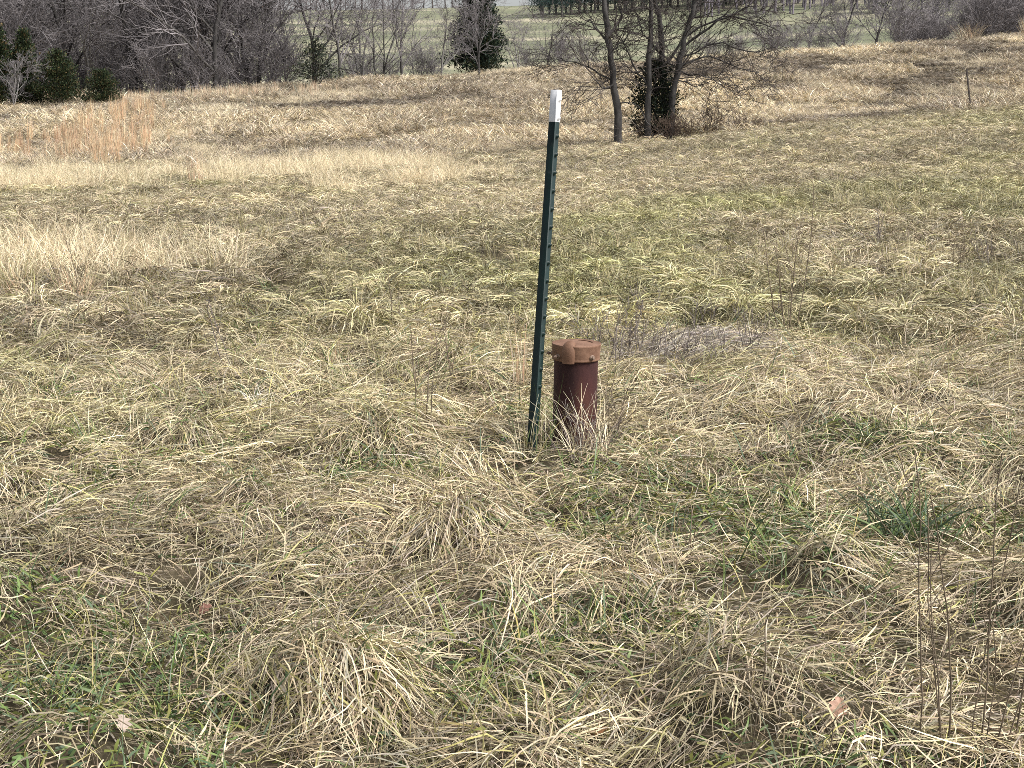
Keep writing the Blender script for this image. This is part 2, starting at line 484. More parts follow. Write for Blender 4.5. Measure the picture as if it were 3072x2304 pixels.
for k in range(4):      # broomsedge: stiff upright stems with tufted leaves
    m = 34
    a = blades(rng, m, 5, disc(rng, m, 0.10), U(0, 6.28, m), U(0.0, 0.14, m), U(0.05, 0.4, m), U(0.6, 1.15, m), U(0.008, 0.015, m), {'orange': 5, 'straw': 1.0, 'tan': 0.8}, 0.2, 1.2)
    m2 = 30
    b = blades(rng, m2, 4, disc(rng, m2, 0.12), U(0, 6.28, m2), U(0.1, 0.5, m2), U(0.6, 1.6, m2), U(0.2, 0.5, m2), U(0.006, 0.010, m2), {'orange': 3, 'tan': 2}, 0.3)
    proto('broom', [a, b])

PROTO_COLL = {}
for kind, L in PROTOS.items():
    c = bpy.data.collections.new('tufts_' + kind)
    for o in L: c.objects.link(o)
    PROTO_COLL[kind] = c

def scatter_tree(coll):
    ng = bpy.data.node_groups.new('scatter_' + coll.name, 'GeometryNodeTree')
    ng.interface.new_socket('Geometry', in_out='INPUT', socket_type='NodeSocketGeometry')
    ng.interface.new_socket('Geometry', in_out='OUTPUT', socket_type='NodeSocketGeometry')
    N = ng.nodes.new; L = ng.links.new
    gi = N('NodeGroupInput'); go = N('NodeGroupOutput')
    ci = N('GeometryNodeCollectionInfo'); ci.inputs['Collection'].default_value = coll
    ci.inputs['Separate Children'].default_value = True; ci.inputs['Reset Children'].default_value = True
    io = N('GeometryNodeInstanceOnPoints'); io.inputs['Pick Instance'].default_value = True
    def na(name, t):
        a = N('GeometryNodeInputNamedAttribute'); a.data_type = t; a.inputs['Name'].default_value = name
        return a.outputs['Attribute']
    e2r = N('FunctionNodeEulerToRotation')
    L(na('rot', 'FLOAT_VECTOR'), e2r.inputs[0])
    L(gi.outputs[0], io.inputs['Points']); L(ci.outputs[0], io.inputs['Instance'])
    L(na('idx', 'INT'), io.inputs['Instance Index'])
    L(e2r.outputs[0], io.inputs['Rotation']); L(na('scl', 'FLOAT_VECTOR'), io.inputs['Scale'])
    L(io.outputs[0], go.inputs[0])
    return ng
TREES = {k: scatter_tree(c) for k, c in PROTO_COLL.items()}

def scatter(name, kind, pts, rotz, scl, tint, label, cat, tilt=0.0, seed=0, zoff=0.0):
    g = np.random.default_rng(seed + 77)
    n = len(pts)
    me = bpy.data.meshes.new(name)
    me.vertices.add(n)
    p = np.array(pts, np.float32); p[:, 2] += zoff
    me.vertices.foreach_set('co', p.ravel())
    def attr(nm, t, data, fld):
        a = me.attributes.new(nm, t, 'POINT'); a.data.foreach_set(fld, np.ascontiguousarray(data).ravel())
    rot = np.zeros((n, 3), np.float32); rot[:, 2] = rotz
    rot[:, 0] = g.normal(0, tilt, n); rot[:, 1] = g.normal(0, tilt, n)
    attr('rot', 'FLOAT_VECTOR', rot, 'vector')
    s = np.asarray(scl, np.float32)
    if s.ndim == 1: s = np.repeat(s[:, None], 3, 1)
    attr('scl', 'FLOAT_VECTOR', s.astype(np.float32), 'vector')
    attr('idx', 'INT', g.integers(0, len(PROTOS[kind]), n).astype(np.int32), 'value')
    t4 = np.ones((n, 4), np.float32); t4[:, :3] = tint
    attr('tint', 'FLOAT_COLOR', t4, 'color')
    o = mobj(name, me)
    md = o.modifiers.new('scatter', 'NODES'); md.node_group = TREES[kind]
    tag(o, label, cat, kind='stuff')
    return o

def fan(rng, dens, y0, y1, side=0.42, pad=1.2):
    area = side * (y1 ** 2 - y0 ** 2) + 2 * pad * (y1 - y0)
    n = int(dens * area)
    # sample y with density proportional to the width
    yy = np.linspace(y0, y1, 400); w = 2 * (side * yy + pad); c = np.concatenate([[0], np.cumsum((w[1:] + w[:-1]) / 2 * np.diff(yy))])
    y = np.interp(rng.random(n) * c[-1], c, yy)
    x = rng.uniform(-1, 1, n) * (side * y + pad)
    return x, y

WELL = hit(1722, 1322); WELL.y = 5.8
WELL = Vector(((1722 - 1536) / F * 5.95, 5.8, h1((1722 - 1536) / F * 5.95, 5.8)))

def clear_of(x, y, extra=0.0):
    k = np.hypot(x - WELL.x, y - WELL.y) > 0.13 + extra
    return k
def on_mound(x, y):
    return np.hypot((x - MOUND[0]) / MOUND[2], (y - MOUND[1]) / MOUND[3]) < 0.25 + 0.55 * vnoise(np.asarray(x) * 5, np.asarray(y) * 5, 33)

def P3(x, y): return np.stack([x, y, height(x, y)], -1)
def comb(x, y):
    return (fbm(x * 0.55, y * 0.55, 21, 2) - 0.5) * 9.0 - 0.6
def mixtint(f, a, b):
    f = np.clip(f, 0, 1)[:, None]
    return np.asarray(a)[None, :] * (1 - f) + np.asarray(b)[None, :] * f

# zones of the field, in metres on the ground
def green_zone(x, y):       # greener turf showing between the lodged clumps close by
    return fbm(x * 2.1, y * 2.1, 31, 3) - 0.015 + 0.22 * (1 - ss(3.2, 4.0, y)) * (1 - ss(-1.0, -0.2, x)) + 0.045 * (1 - ss(3.5, 5.5, y)) + 0.05 * np.exp(-(((x + 0.35) / 0.5) ** 2 + ((y - 3.9) / 0.35) ** 2)) + 0.07 * np.exp(-(((x - 1.15) / 0.3) ** 2 + ((y - 4.7) / 0.3) ** 2)) - 0.07 * ss(5, 8, y)
def olive_zone(x, y):       # yellow-green cast of the mown part
    return fbm(x * 0.35, y * 0.22, 41, 3)
def tall_zone(x, y):        # the unmown pale bank on the left and the far slope
    a = np.exp(-(((x + 3.6) / 1.9) ** 2 + ((y - 11.7) / 1.4) ** 2)) * 1.45
    b = np.exp(-(((x + 8.5) / 3.0) ** 2 + ((y - 26) / 1.6) ** 2)) * 1.0
    c = np.exp(-(((x + 4.0) / 2.2) ** 2 + ((y - 34) / 3.0) ** 2)) * 0.6
    e = np.clip((fbm(x * 0.22, y * 0.16, 221, 3) - 0.50) * 7, 0, 1) * (1 - ss(-1, 4, x)) * ss(16, 22, y) * 0.5
    return a + b + c + e

NEAR = 8.6
def conform(name, parts, label, cat):
    """blades made about z = 0 are laid on the real ground, every point following it"""
    V = np.concatenate([p[0] for p in parts]); C = np.concatenate([p[2] for p in parts])
    off = np.cumsum([0] + [len(p[0]) for p in parts])[:-1]
    Q = np.concatenate([p[1] + o for p, o in zip(parts, off)])
    V = V.copy(); V[:, 2] += height(V[:, 0], V[:, 1])
    o = mobj(name, np_mesh(name, V, Q, C), M_PLAIN); tag(o, label, cat, kind='stuff')
    return o
def tinted(part, tint, n):
    v, q, c = part
    return v, q, c * np.repeat(tint, n * 2, 0)
def patch_tint(x, y, lo, hi, seed, fx=0.9, fy=0.7):
    return mixtint((fbm(x * fx, y * fy, seed, 3) - 0.3) * 2.5, lo, hi)

rng = np.random.default_rng(5); U = rng.uniform
NF = dict(side=0.36, pad=0.55)
# -- near field, loose thatch
x, y = fan(rng, 2700, 2.5, NEAR, **NF); k = clear_of(x, y, -0.04) & ~on_mound(x, y); x, y = x[k], y[k]; m = len(x)
base = np.stack([x, y, U(0, 1, m) ** 2 * 0.05], -1)
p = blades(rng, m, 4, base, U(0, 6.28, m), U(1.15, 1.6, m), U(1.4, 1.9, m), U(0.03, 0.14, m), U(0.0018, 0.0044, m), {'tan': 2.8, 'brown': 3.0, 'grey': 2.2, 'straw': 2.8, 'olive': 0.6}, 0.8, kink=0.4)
conform('dead_thatch', [tinted(p, patch_tint(x, y, (0.7, 0.68, 0.64), (1.1, 1.06, 1.0), 51), 4)], 'loose brown thatch of broken dead grass under the near clumps', 'thatch')
# -- lodged locks lying anyhow between the tussocks
x, y = fan(rng, 68, 2.5, NEAR, **NF); g = green_zone(x, y)
k = clear_of(x, y, 0.08) & ~on_mound(x, y) & (rng.random(len(x)) < np.clip(1.2 - 6 * np.clip(g - 0.48, 0, 1), 0.2, 1)); x, y = x[k], y[k]
nl = len(x); cnt = rng.integers(20, 60, nl); i = np.repeat(np.arange(nl), cnt); m = len(i)
d = comb(x, y) + rng.normal(0, 1.0, nl); spr = U(0.12, 0.8, nl)
base = np.stack([x, y, U(0.0, 0.03, nl)], -1)[i] + disc(rng, m, 0.09) + np.stack([np.zeros(m), np.zeros(m), U(0, 0.03, m)], -1)
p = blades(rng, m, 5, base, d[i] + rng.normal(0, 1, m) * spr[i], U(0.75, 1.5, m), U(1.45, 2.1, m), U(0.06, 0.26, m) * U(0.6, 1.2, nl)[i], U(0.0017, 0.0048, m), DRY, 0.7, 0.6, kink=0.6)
lt = patch_tint(x, y, (0.78, 0.76, 0.70), (1.2, 1.16, 1.08), 61) * U(0.7, 1.15, (nl, 1))
ov = np.clip((olive_zone(x, y) - 0.45) * 4, 0, 1) * ss(4.5, 8, y)
lt = lt * (1 - ov[:, None] * np.array([0.12, 0.03, 0.28]))
conform('lodged_grass', [tinted(p, lt[i], 5)], 'straw coloured dead grass lying in combed locks across the foreground', 'grass')
# -- tussocks: long dead leaves pouring off the crown of each hummock
gx, gy = np.meshgrid(np.arange(-9, 10), np.arange(4, int(NEAR / CELL) + 2))
cx, cy, cr, ca = tussock(gx.ravel().astype(float), gy.ravel().astype(float))
k = (np.abs(cx) < 0.37 * cy + 0.6) & (cy > 2.4) & (cy < NEAR + 0.3) & clear_of(cx, cy, 0.10) & ~on_mound(cx, cy) & (ca > 0.06) & (rng.random(len(cx)) < np.clip(1.5 - 5 * np.clip(green_zone(cx, cy) - 0.5, 0, 1), 0.2, 1)); cx, cy, cr, ca = cx[k], cy[k], cr[k], ca[k]
nl = len(cx); cnt = (U(260, 520, nl) * (0.45 + 0.55 * ca) * (cr / 0.22)).astype(int); i = np.repeat(np.arange(nl), cnt); m = len(i)
az = U(0, 6.28, m); rad = cr[i] * 0.75 * np.sqrt(rng.random(m))
pref = np.where(rng.random(nl) < 0.5, comb(cx, cy), -1.57 + rng.normal(0, 0.9, nl)); amt = U(0.0, 0.75, nl)
ux = np.cos(az) * (1 - amt[i]) + np.cos(pref[i]) * amt[i]; uy = np.sin(az) * (1 - amt[i]) + np.sin(pref[i]) * amt[i]
base = np.stack([cx[i] + rad * np.cos(az), cy[i] + rad * np.sin(az), U(0.0, 0.045, m)], -1)
Ls = U(0.75, 1.15, nl) * (cr / 0.22) ** 0.7
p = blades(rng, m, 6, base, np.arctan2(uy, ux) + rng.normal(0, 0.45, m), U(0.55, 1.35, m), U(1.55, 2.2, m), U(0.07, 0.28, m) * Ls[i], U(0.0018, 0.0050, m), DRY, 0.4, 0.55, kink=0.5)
lt = patch_tint(cx, cy, (0.85, 0.83, 0.77), (1.2, 1.16, 1.08), 71) * U(0.8, 1.18, (nl, 1))
cnt2 = rng.integers(4, 26, nl); i2 = np.repeat(np.arange(nl), cnt2); m2 = len(i2)
b2 = np.stack([cx, cy, np.zeros(nl)], -1)[i2] + disc(rng, m2, 1.0) * cr[i2][:, None] * 1.1
p2 = blades(rng, m2, 6, b2, U(0, 6.28, m2), U(0.3, 0.9, m2), U(1.0, 2.1, m2), U(0.08, 0.24, m2), U(0.0026, 0.0058, m2), {'green': 2, 'dkgreen': 1.6, 'olive': 1.6, 'blue': 1.0}, 0.3)
conform('tumbled_grass_clumps', [tinted(p, lt[i], 6), p2], 'tussocks of long straw grass drooping over in the foreground', 'grass')
# -- fine upright blades and odd long stems
x, y = fan(rng, 260, 2.5, NEAR, **NF)
k = clear_of(x, y, -0.03) & (rng.random(len(x)) < np.clip((fbm(x * 1.1, y * 1.1, 81, 3) - 0.40) * 5, 0.06, 1)); x, y = x[k], y[k]; m = len(x)
p = blades(rng, m, 5, np.stack([x, y, np.zeros(m)], -1), U(0, 6.28, m), U(0.0, 0.7, m), U(0.3, 1.7, m), U(0.06, 0.22, m), U(0.0014, 0.0032, m), {'olive': 3, 'straw': 3, 'tan': 2, 'grey': 1, 'green': 0.7}, 0.4, 1.3, kink=0.2)
conform('fine_upright_grass', [p], 'fine upright olive and straw blades rising through the near mat', 'grass')
# -- greens
x, y = fan(rng, 44, 2.5, NEAR, **NF); g = green_zone(x, y)
k = clear_of(x, y, 0.0) & ~on_mound(x, y) & (rng.random(len(x)) < np.clip((g - 0.46) * 5, 0.20, 0.95)); x, y = x[k], y[k]
nl = len(x); i = np.repeat(np.arange(nl), rng.integers(5, 26, nl)); m = len(i)
base = np.stack([x, y, np.zeros(nl)], -1)[i] + disc(rng, m, 0.08)
sz = U(0.5, 1.1, nl)
p = blades(rng, m, 5, base, U(0, 6.28, m), U(0.1, 0.8, m), U(0.8, 2.1, m), U(0.07, 0.22, m) * sz[i], U(0.0022, 0.0056, m), {'green': 2.6, 'dkgreen': 1.6, 'blue': 2.0, 'olive': 1.8, 'straw': 0.5}, 0.4, 1.1)
lt = patch_tint(x, y, (0.85, 0.9, 0.8), (1.4, 1.3, 1.1), 101, 2, 2) * U(0.8, 1.2, (nl, 1))
conform('green_grass_tufts', [tinted(p, lt[i], 5)], 'fresh green grass tufts showing through the dead mat', 'grass')
x, y = fan(rng, 2300, 2.5, 6.0, **NF); g = green_zone(x, y)
k = clear_of(x, y, 0.0) & (rng.random(len(x)) < np.clip((g - 0.46) * 6, 0.12, 1)); x, y = x[k], y[k]; m = len(x)
p = blades(rng, m, 3, np.stack([x, y, U(0, 0.045, m)], -1), U(0, 6.28, m), U(0.8, 1.4, m), U(1.2, 1.8, m), U(0.02, 0.06, m), U(0.004, 0.010, m), {'green': 3, 'dkgreen': 2.0, 'moss': 2.5}, 0.5, tip=0.4)
conform('green_ground_herbs', [p], 'low green herbs and clover on the soil in the near turf', 'ground cover')

# -- middle field, short combed grass
x, y = fan(rng, 3.4, NEAR - 0.3, 30); x2, y2 = fan(rng, 2.4, 30, 62); x = np.concatenate([x, x2]); y = np.concatenate([y, y2])
k = ~(np.hypot((x - MOUND[0]) / MOUND[2], (y - MOUND[1]) / MOUND[3]) < 1.5); x, y = x[k], y[k]; n = len(x)
sc = U(0.8, 1.15, n) * (1 + 0.35 * ss(20, 45, y))
tint = patch_tint(x, y, (0.60, 0.585, 0.55), (1.02, 1.0, 0.95), 61, 0.33, 0.2) * U(0.78, 1.1, (n, 1))
ov = np.clip((olive_zone(x, y) - 0.47) * 4, 0, 1) * (1 - ss(30, 46, y))
tint = tint * (1 - ov[:, None] * np.array([0.13, 0.05, 0.24]))
scatter('mown_field_grass', 'short', P3(x, y), U(0, 6.28, n), sc, tint, 'short combed straw and olive grass over the middle field', 'grass', 0.02, 2, -0.004)
x, y = fan(rng, 5, NEAR, 44); k = rng.random(len(x)) < np.clip((fbm(x * 0.5, y * 0.4, 82, 3) - 0.42) * 5, 0.05, 1); x, y = x[k], y[k]; n = len(x)
scatter('middle_field_tufts', 'fine', P3(x, y), U(0, 6.28, n), U(0.6, 1.2, n), patch_tint(x, y, (0.8, 0.8, 0.68), (1.15, 1.1, 1.0), 91), 'small upright tufts dotted through the middle field', 'grass', 0.12, 4)
x, y = fan(rng, 0.9, NEAR, 26); n = len(x)
scatter('middle_field_greens', 'green', P3(x, y), U(0, 6.28, n), U(0.5, 0.9, n), np.ones((n, 3)), 'sparse small green tufts in the middle field', 'grass', 0.12, 5)

x, y = fan(rng, 8.5, NEAR - 0.2, 46); k = (rng.random(len(x)) < np.clip((fbm(x * 0.45, y * 0.35, 87, 3) - 0.32) * 4, 0.12, 1) * (1 - 0.5 * ss(14, 30, y))) & ~on_mound(x, y); x, y = x[k], y[k]; n = len(x)
sz = U(0.5, 1.1, n) * (1 + 0.45 * ss(15, 40, y)); ov = np.clip((olive_zone(x, y) - 0.47) * 4, 0, 1) * (1 - ss(30, 46, y))
tint = patch_tint(x, y, (0.86, 0.84, 0.79), (1.25, 1.22, 1.15), 97, 0.5, 0.4) * np.where(rng.random(n) < 0.3, U(0.55, 0.8, n), U(0.85, 1.2, n))[:, None] * (1 - ov[:, None] * np.array([0.12, 0.04, 0.24]))
scatter('middle_field_clumps', 'tussock', P3(x, y), comb(x, y) + rng.normal(0, 1.2, n), np.stack([sz, sz, sz * U(0.7, 1.35, n)], -1), tint, 'lodged straw tussocks scattered over the middle field', 'grass', 0.1, 6)

# -- tall pale grass banks on the left
x, y = fan(rng, 22, 9, 52); tz = tall_zone(x, y) * (0.1 + 1.8 * fbm(x * 0.8, y * 0.6, 121, 3))
k = rng.random(len(x)) < np.clip((tz - 0.36) * 2.2, 0, 1) * (1 - 0.6 * ss(22, 40, y)); x, y = x[k], y[k]; n = len(x)
sc = U(0.7, 1.15, n) * (1 + 0.25 * ss(15, 35, y))
tint = patch_tint(x, y, (0.86, 0.83, 0.76), (1.15, 1.1, 1.02), 131) * U(0.85, 1.12, (n, 1))
scatter('tall_pale_grass', 'tall', P3(x, y), U(0, 6.28, n), sc, tint, 'tall pale bleached grass standing in banks on the left', 'grass', 0.14, 7)

# -- the far slope
x, y = fan(rng, 1.7, 37, 108); k = (np.hypot((x - BROOM[0] - BROOM[2] * (y - BROOM[1])) / 2.7, (y - BROOM[1]) / 11.0) > 0.85) | (rng.random(len(x)) < 0.55); x, y = x[k], y[k]; k = rng.random(len(x)) < np.where(x > 1.5, ss(44, 50, y), ss(39, 60, y + 20 * (fbm(x * 0.2, y * 0.2, 143, 2) - 0.5))); x, y = x[k], y[k]; n = len(x)
f = fbm(x * 0.16, y * 0.10, 141, 4); g2 = fbm(x * 0.45, y * 0.22, 151, 3)
sc = U(0.8, 1.25, n); s3 = np.stack([sc, sc, sc * (0.55 + 1.3 * np.clip((g2 - 0.4) * 3, 0, 1))], -1)
tint = mixtint((f - 0.38) * 3.6, (0.68, 0.65, 0.64), (1.14, 1.10, 1.02)) * mixtint((g2 - 0.38) * 4.5, (0.66, 0.65, 0.66), (1.3, 1.28, 1.22)) * U(0.88, 1.1, (n, 1))
scatter('far_slope_grass', 'heap', P3(x, y), U(0, 6.28, n), s3, tint, 'streaky heaps of bleached dead grass covering the far slope', 'grass', 0.03, 8)
x, y = fan(rng, 7, 44, 106); f = fbm(x * 0.35, y * 0.14, 161, 3)
crest = np.exp(-((y - np.clip(89 + 0.4 * x, 78, 104) + 2) / 4.0) ** 2)
k = rng.random(len(x)) < np.clip((f - 0.60) * 6 + 0.7 * crest, 0, 1) * np.where(x > 1.5, ss(47, 50, y), 1); x, y = x[k], y[k]; n = len(x)
tint = patch_tint(x, y, (0.85, 0.81, 0.78), (1.15, 1.12, 1.10), 171, 0.4, 0.4) * U(0.85, 1.12, (n, 1))
sc = U(0.8, 1.3, n); s3 = np.stack([sc * 1.9, sc * 1.9, sc], -1)
scatter('crest_grass', 'tall', P3(x, y), U(0, 6.28, n), s3, tint, 'pale grass tufts standing on the far slope and along its crest', 'grass', 0.15, 9)

# -- broomsedge patch, and a ragged line of the same along the wood edge
x, y = fan(rng, 4.5, 42, 76)
e = np.hypot((x - BROOM[0] - BROOM[2] * (y - BROOM[1])) / 2.7, (y - BROOM[1]) / 11.0) + 2.6 * (fbm(x * 0.8, y * 0.3, 181, 3) - 0.5)
k = rng.random(len(x)) < np.clip((0.9 - e) * 1.6, 0, 1); x, y = x[k], y[k]; n = len(x)
tint = patch_tint(x, y, (0.9, 0.87, 0.84), (1.15, 1.15, 1.08), 191, 0.6, 0.4) * U(0.85, 1.12, (n, 1))
scatter('broomsedge_patch', 'broom', P3(x, y), U(0, 6.28, n), U(0.45, 1.1, n), tint, 'patch of rusty orange broomsedge standing on the left slope', 'grass', 0.06, 10)
x = U(-36, -8, 700); y = 75 + rng.normal(0, 2.0, 700)
k = fbm(x * 0.4, y * 0.2, 201, 3) > 0.44; x, y = x[k], y[k]; n = len(x)
sz = U(0.4, 0.85, n); scatter('wood_edge_grass', 'broom', P3(x, y), U(0, 6.28, n), np.stack([sz * 1.5, sz * 1.5, sz], -1), mixtint(rng.random(n), (0.85, 0.9, 0.95), (1.15, 1.3, 1.4)), 'ragged orange and straw stems lining the edge of the left wood', 'grass', 0.08, 11)

# ------------------------------------------------------------------ woody plants
def grow(rng, p, d, L, r, depth, out, seg=5, gnarl=0.16, up=0.06, kids=(5, 8), spread=(0.5, 1.0), ratio=(0.45, 0.72), tipr=0.35, minr=0.006, start=0.25):
    """one branch with its children; out[level] collects (pts, radii)"""
    pts = [np.array(p, float)]; dirs = []
    d = np.array(d, float); d /= np.linalg.norm(d)
    for i in range(seg):
        dirs.append(d.copy())
        pts.append(pts[-1] + d * L / seg)
        d = d + rng.normal(0, gnarl, 3); d[2] += up; d /= np.linalg.norm(d)
    pts = np.array(pts); rad = np.maximum(np.linspace(r, r * tipr, seg + 1), minr)
    out.setdefault(depth, []).append((pts, rad))
    if depth == 0: return
    n = rng.integers(kids[0], kids[1] + 1)
    for j in range(n):
        t = start + (1 - start) * (j + rng.random()) / n
        i = min(int(t * seg), seg - 1); fr = t * seg - i
        q = pts[i] * (1 - fr) + pts[i + 1] * fr
        rr = rad[i] * (1 - fr) + rad[i + 1] * fr
        dd = dirs[i]
        a = rng.normal(0, 1, 3); a -= a.dot(dd) * dd; a /= np.linalg.norm(a)
        an = rng.uniform(*spread)
        nd = dd * math.cos(an) + a * math.sin(an)
        grow(rng, q, nd, L * rng.uniform(*ratio) * (1.15 - 0.6 * t), rr * rng.uniform(0.5, 0.72), depth - 1, out, max(3, seg - 1), gnarl * 1.15, up, kids, spread, ratio, tipr, minr, 0.15)

def tree_meshes(seed, H=9.0, r=0.14, lean=(0, 0), depth=3, stems=1, kids=(7, 10), minr=0.010, start=0.2, spread=(0.45, 0.95), up=0.07, ratio=(0.42, 0.66), name='bare_tree', gnarl=0.11):
    rng = np.random.default_rng(seed)
    out = {}
    for s in range(stems):
        a = rng.uniform(0, 6.28); t = 0.0 if stems == 1 else rng.uniform(0.1, 0.35)
        d = (math.cos(a) * t + lean[0], math.sin(a) * t + lean[1], 1)
        grow(rng, (math.cos(a) * 0.1 * (stems > 1), math.sin(a) * 0.1 * (stems > 1), -0.15), d, H * rng.uniform(0.8, 1.0), r * rng.uniform(0.75, 1.0), depth, out, 8, gnarl, up * 0.3, kids, spread, ratio, 0.22, minr, start)
    tr = tubes_mesh(name + '_trunk', out[depth], 7)
    big = tubes_mesh(name + '_limbs', out.get(depth - 1, []), 4)
    crown = tubes_mesh(name + '_crown', [q for lv in out if lv < depth - 1 for q in out[lv]], 3)
    return tr, big, crown

BARE = []
for i in range(4): BARE.append(tree_meshes(300 + i, 10.5, 0.15, (0, 0), 3, 1, (9, 12), 0.011, 0.12))
for i in range(2): BARE.append(tree_meshes(320 + i, 9.0, 0.11, (0.05, 0), 3, 3, (6, 8), 0.011, 0.12))
THICK = [tree_meshes(340 + i, 3.4, 0.035, (0, 0), 2, 9, (7, 9), 0.009, 0.1, name='thicket', gnarl=0.15) for i in range(3)]
M_PALEBARK = noise_mat('pale_bark', (0.16, 0.15, 0.145), (0.30, 0.285, 0.27), 9, 0.9, stretch=(1, 1, 0.25))
for q, T in enumerate(BARE):
    for me, mt in zip(T, ((M_BARK, M_PALEBARK, M_TRUNK)[q % 3], (M_TWIG, M_PALEBARK, M_BARK)[q % 3], M_TWIG)): me.materials.append(mt)
for T in THICK:
    for me, mt in zip(T, (M_TWIG, M_TWIG, M_TWIG)): me.materials.append(mt)

def plant_tree(T, loc, rz, s, label, cat='tree', group=None, name='bare_tree', parts=('trunk', 'limbs', 'crown'), tilt=(0, 0)):
    e = empty(name, loc, (tilt[0], tilt[1], rz)); e.scale = s if hasattr(s, '__len__') else (s, s, s)
    for nm, me in zip(parts, T): mobj(nm, me, None, e)
    tag(e, label, cat, group)
    return e

def place(px, y, z=None):
    """ground point at distance y under the photograph column px"""
    x = (px - 1536) / F * y * 1.01
    return Vector((x, y, h1(x, y) if z is None else z))

# --- the dense wood on the left
rng = np.random.default_rng(17)
k = 0
for row, (ya, yb, n) in enumerate(((83, 87, 13), (88, 96, 20), (97, 110, 24))):
    for i in range(n):
        px = -260 + (1180 - 60 * row) * (i + rng.uniform(0.1, 0.9)) / n
        y = rng.uniform(ya, yb)
        s = rng.uniform(0.75, 1.1) * (0.72 if px > 800 else 1)
        lab = ('bare grey tree at the front edge of the left wood', 'bare grey tree in the middle of the left wood', 'bare grey tree at the back of the left wood')[row]
        plant_tree(BARE[int(rng.integers(0, 6))], place(px, y), rng.uniform(0, 6.28), (s * 0.95, s * 0.95, s), lab, 'tree', 'trees of the left wood, ' + ('front', 'middle', 'back')[row])
for i in range(26):
    px = -250 + 1150 * (i + rng.random()) / 26
    plant_tree(THICK[i % 3], place(px, rng.uniform(81, 90)), rng.uniform(0, 6.28), rng.uniform(0.7, 1.1), 'grey leafless thicket at the foot of the left wood', 'shrub', 'thickets under the left wood', 'bare_thicket', ('stems', 'limbs', 'crown'))
# named trees of that edge
plant_tree(BARE[2], place(672, 81), 0.6, (1.0, 1.0, 1.05), 'tall dark forked bare tree standing out at the left wood edge', 'tree')
plant_tree(BARE[4], place(75, 69.5), 2.1, (0.3, 0.3, 0.3), 'small pale many-stemmed bare tree in front of the left evergreens', 'tree')
# --- thinner trees between the wood and the big evergreen
for px, y, s, t, lab in ((960, 84, 0.8, 2, 'slim bare tree just right of the left wood'), (1035, 83, 0.72, 0, 'bare tree behind the low dark evergreen'),
                      (1095, 86, 0.66, 4, 'pair-stemmed bare tree in the gap before the far hill'), (1150, 85, 0.56, 5, 'spreading many-stemmed bare shrub tree on the crest'),
                      (1215, 88, 0.62, 3, 'bare tree with sideways limbs against the far pasture'), (1330, 88, 0.48, 1, 'thin bare sapling left of the large evergreen'),
                      (1555, 95, 0.45, 4, 'low bare bush tree right of the large evergreen'), (1640, 97, 0.42, 5, 'low bare bush tree behind the steel post top'), (1440, 86, 0.5, 2, 'pale bare sapling in front of the large evergreen')):
    plant_tree(BARE[t], place(px, y), px * 0.37, s, lab, 'tree')
for i, px in enumerate((985, 1075, 1120, 1180, 1260, 1300, 1590, 1680, 1740, 2120, 2200, 2290, 2350, 2440, 2500)):
    y = 88 + 0.006 * px
    plant_tree(THICK[i % 3], place(px, y), px * 0.7, 0.62 + 0.25 * ((i * 37 % 10) / 10), 'grey leafless bush on the crest beyond the grass', 'shrub', 'bushes along the far crest', 'bare_thicket', ('stems', 'limbs', 'crown'))
# --- right: fence-line trees and the grey thicket
for i, (px, y, s) in enumerate(((2290, 112, 0.5), (2395, 112, 0.55), (2500, 110, 0.6), (2590, 112, 0.6), (2640, 115, 0.7))):
    plant_tree(BARE[i % 6], place(px, y), px * 0.51, s, 'slim bare tree beyond the right crest', 'tree', 'bare trees beyond the right crest')
for i in range(34):
    px = 2660 + 520 * rng.random(); y = rng.uniform(103, 116)
    plant_tree(THICK[i % 3], place(px, y), rng.uniform(0, 6.28), rng.uniform(0.75, 1.25), 'dense grey bramble thicket at the top right corner', 'shrub', 'grey thicket at top right', 'bare_thicket', ('stems', 'limbs', 'crown'))
for i in range(7):
    px = 2700 + 420 * (i + rng.random()) / 7
    plant_tree(BARE[i % 6], place(px, rng.uniform(112, 122)), rng.uniform(0, 6.28), rng.uniform(0.6, 0.85), 'bare tree rising behind the top right thicket', 'tree', 'trees behind the right thicket')

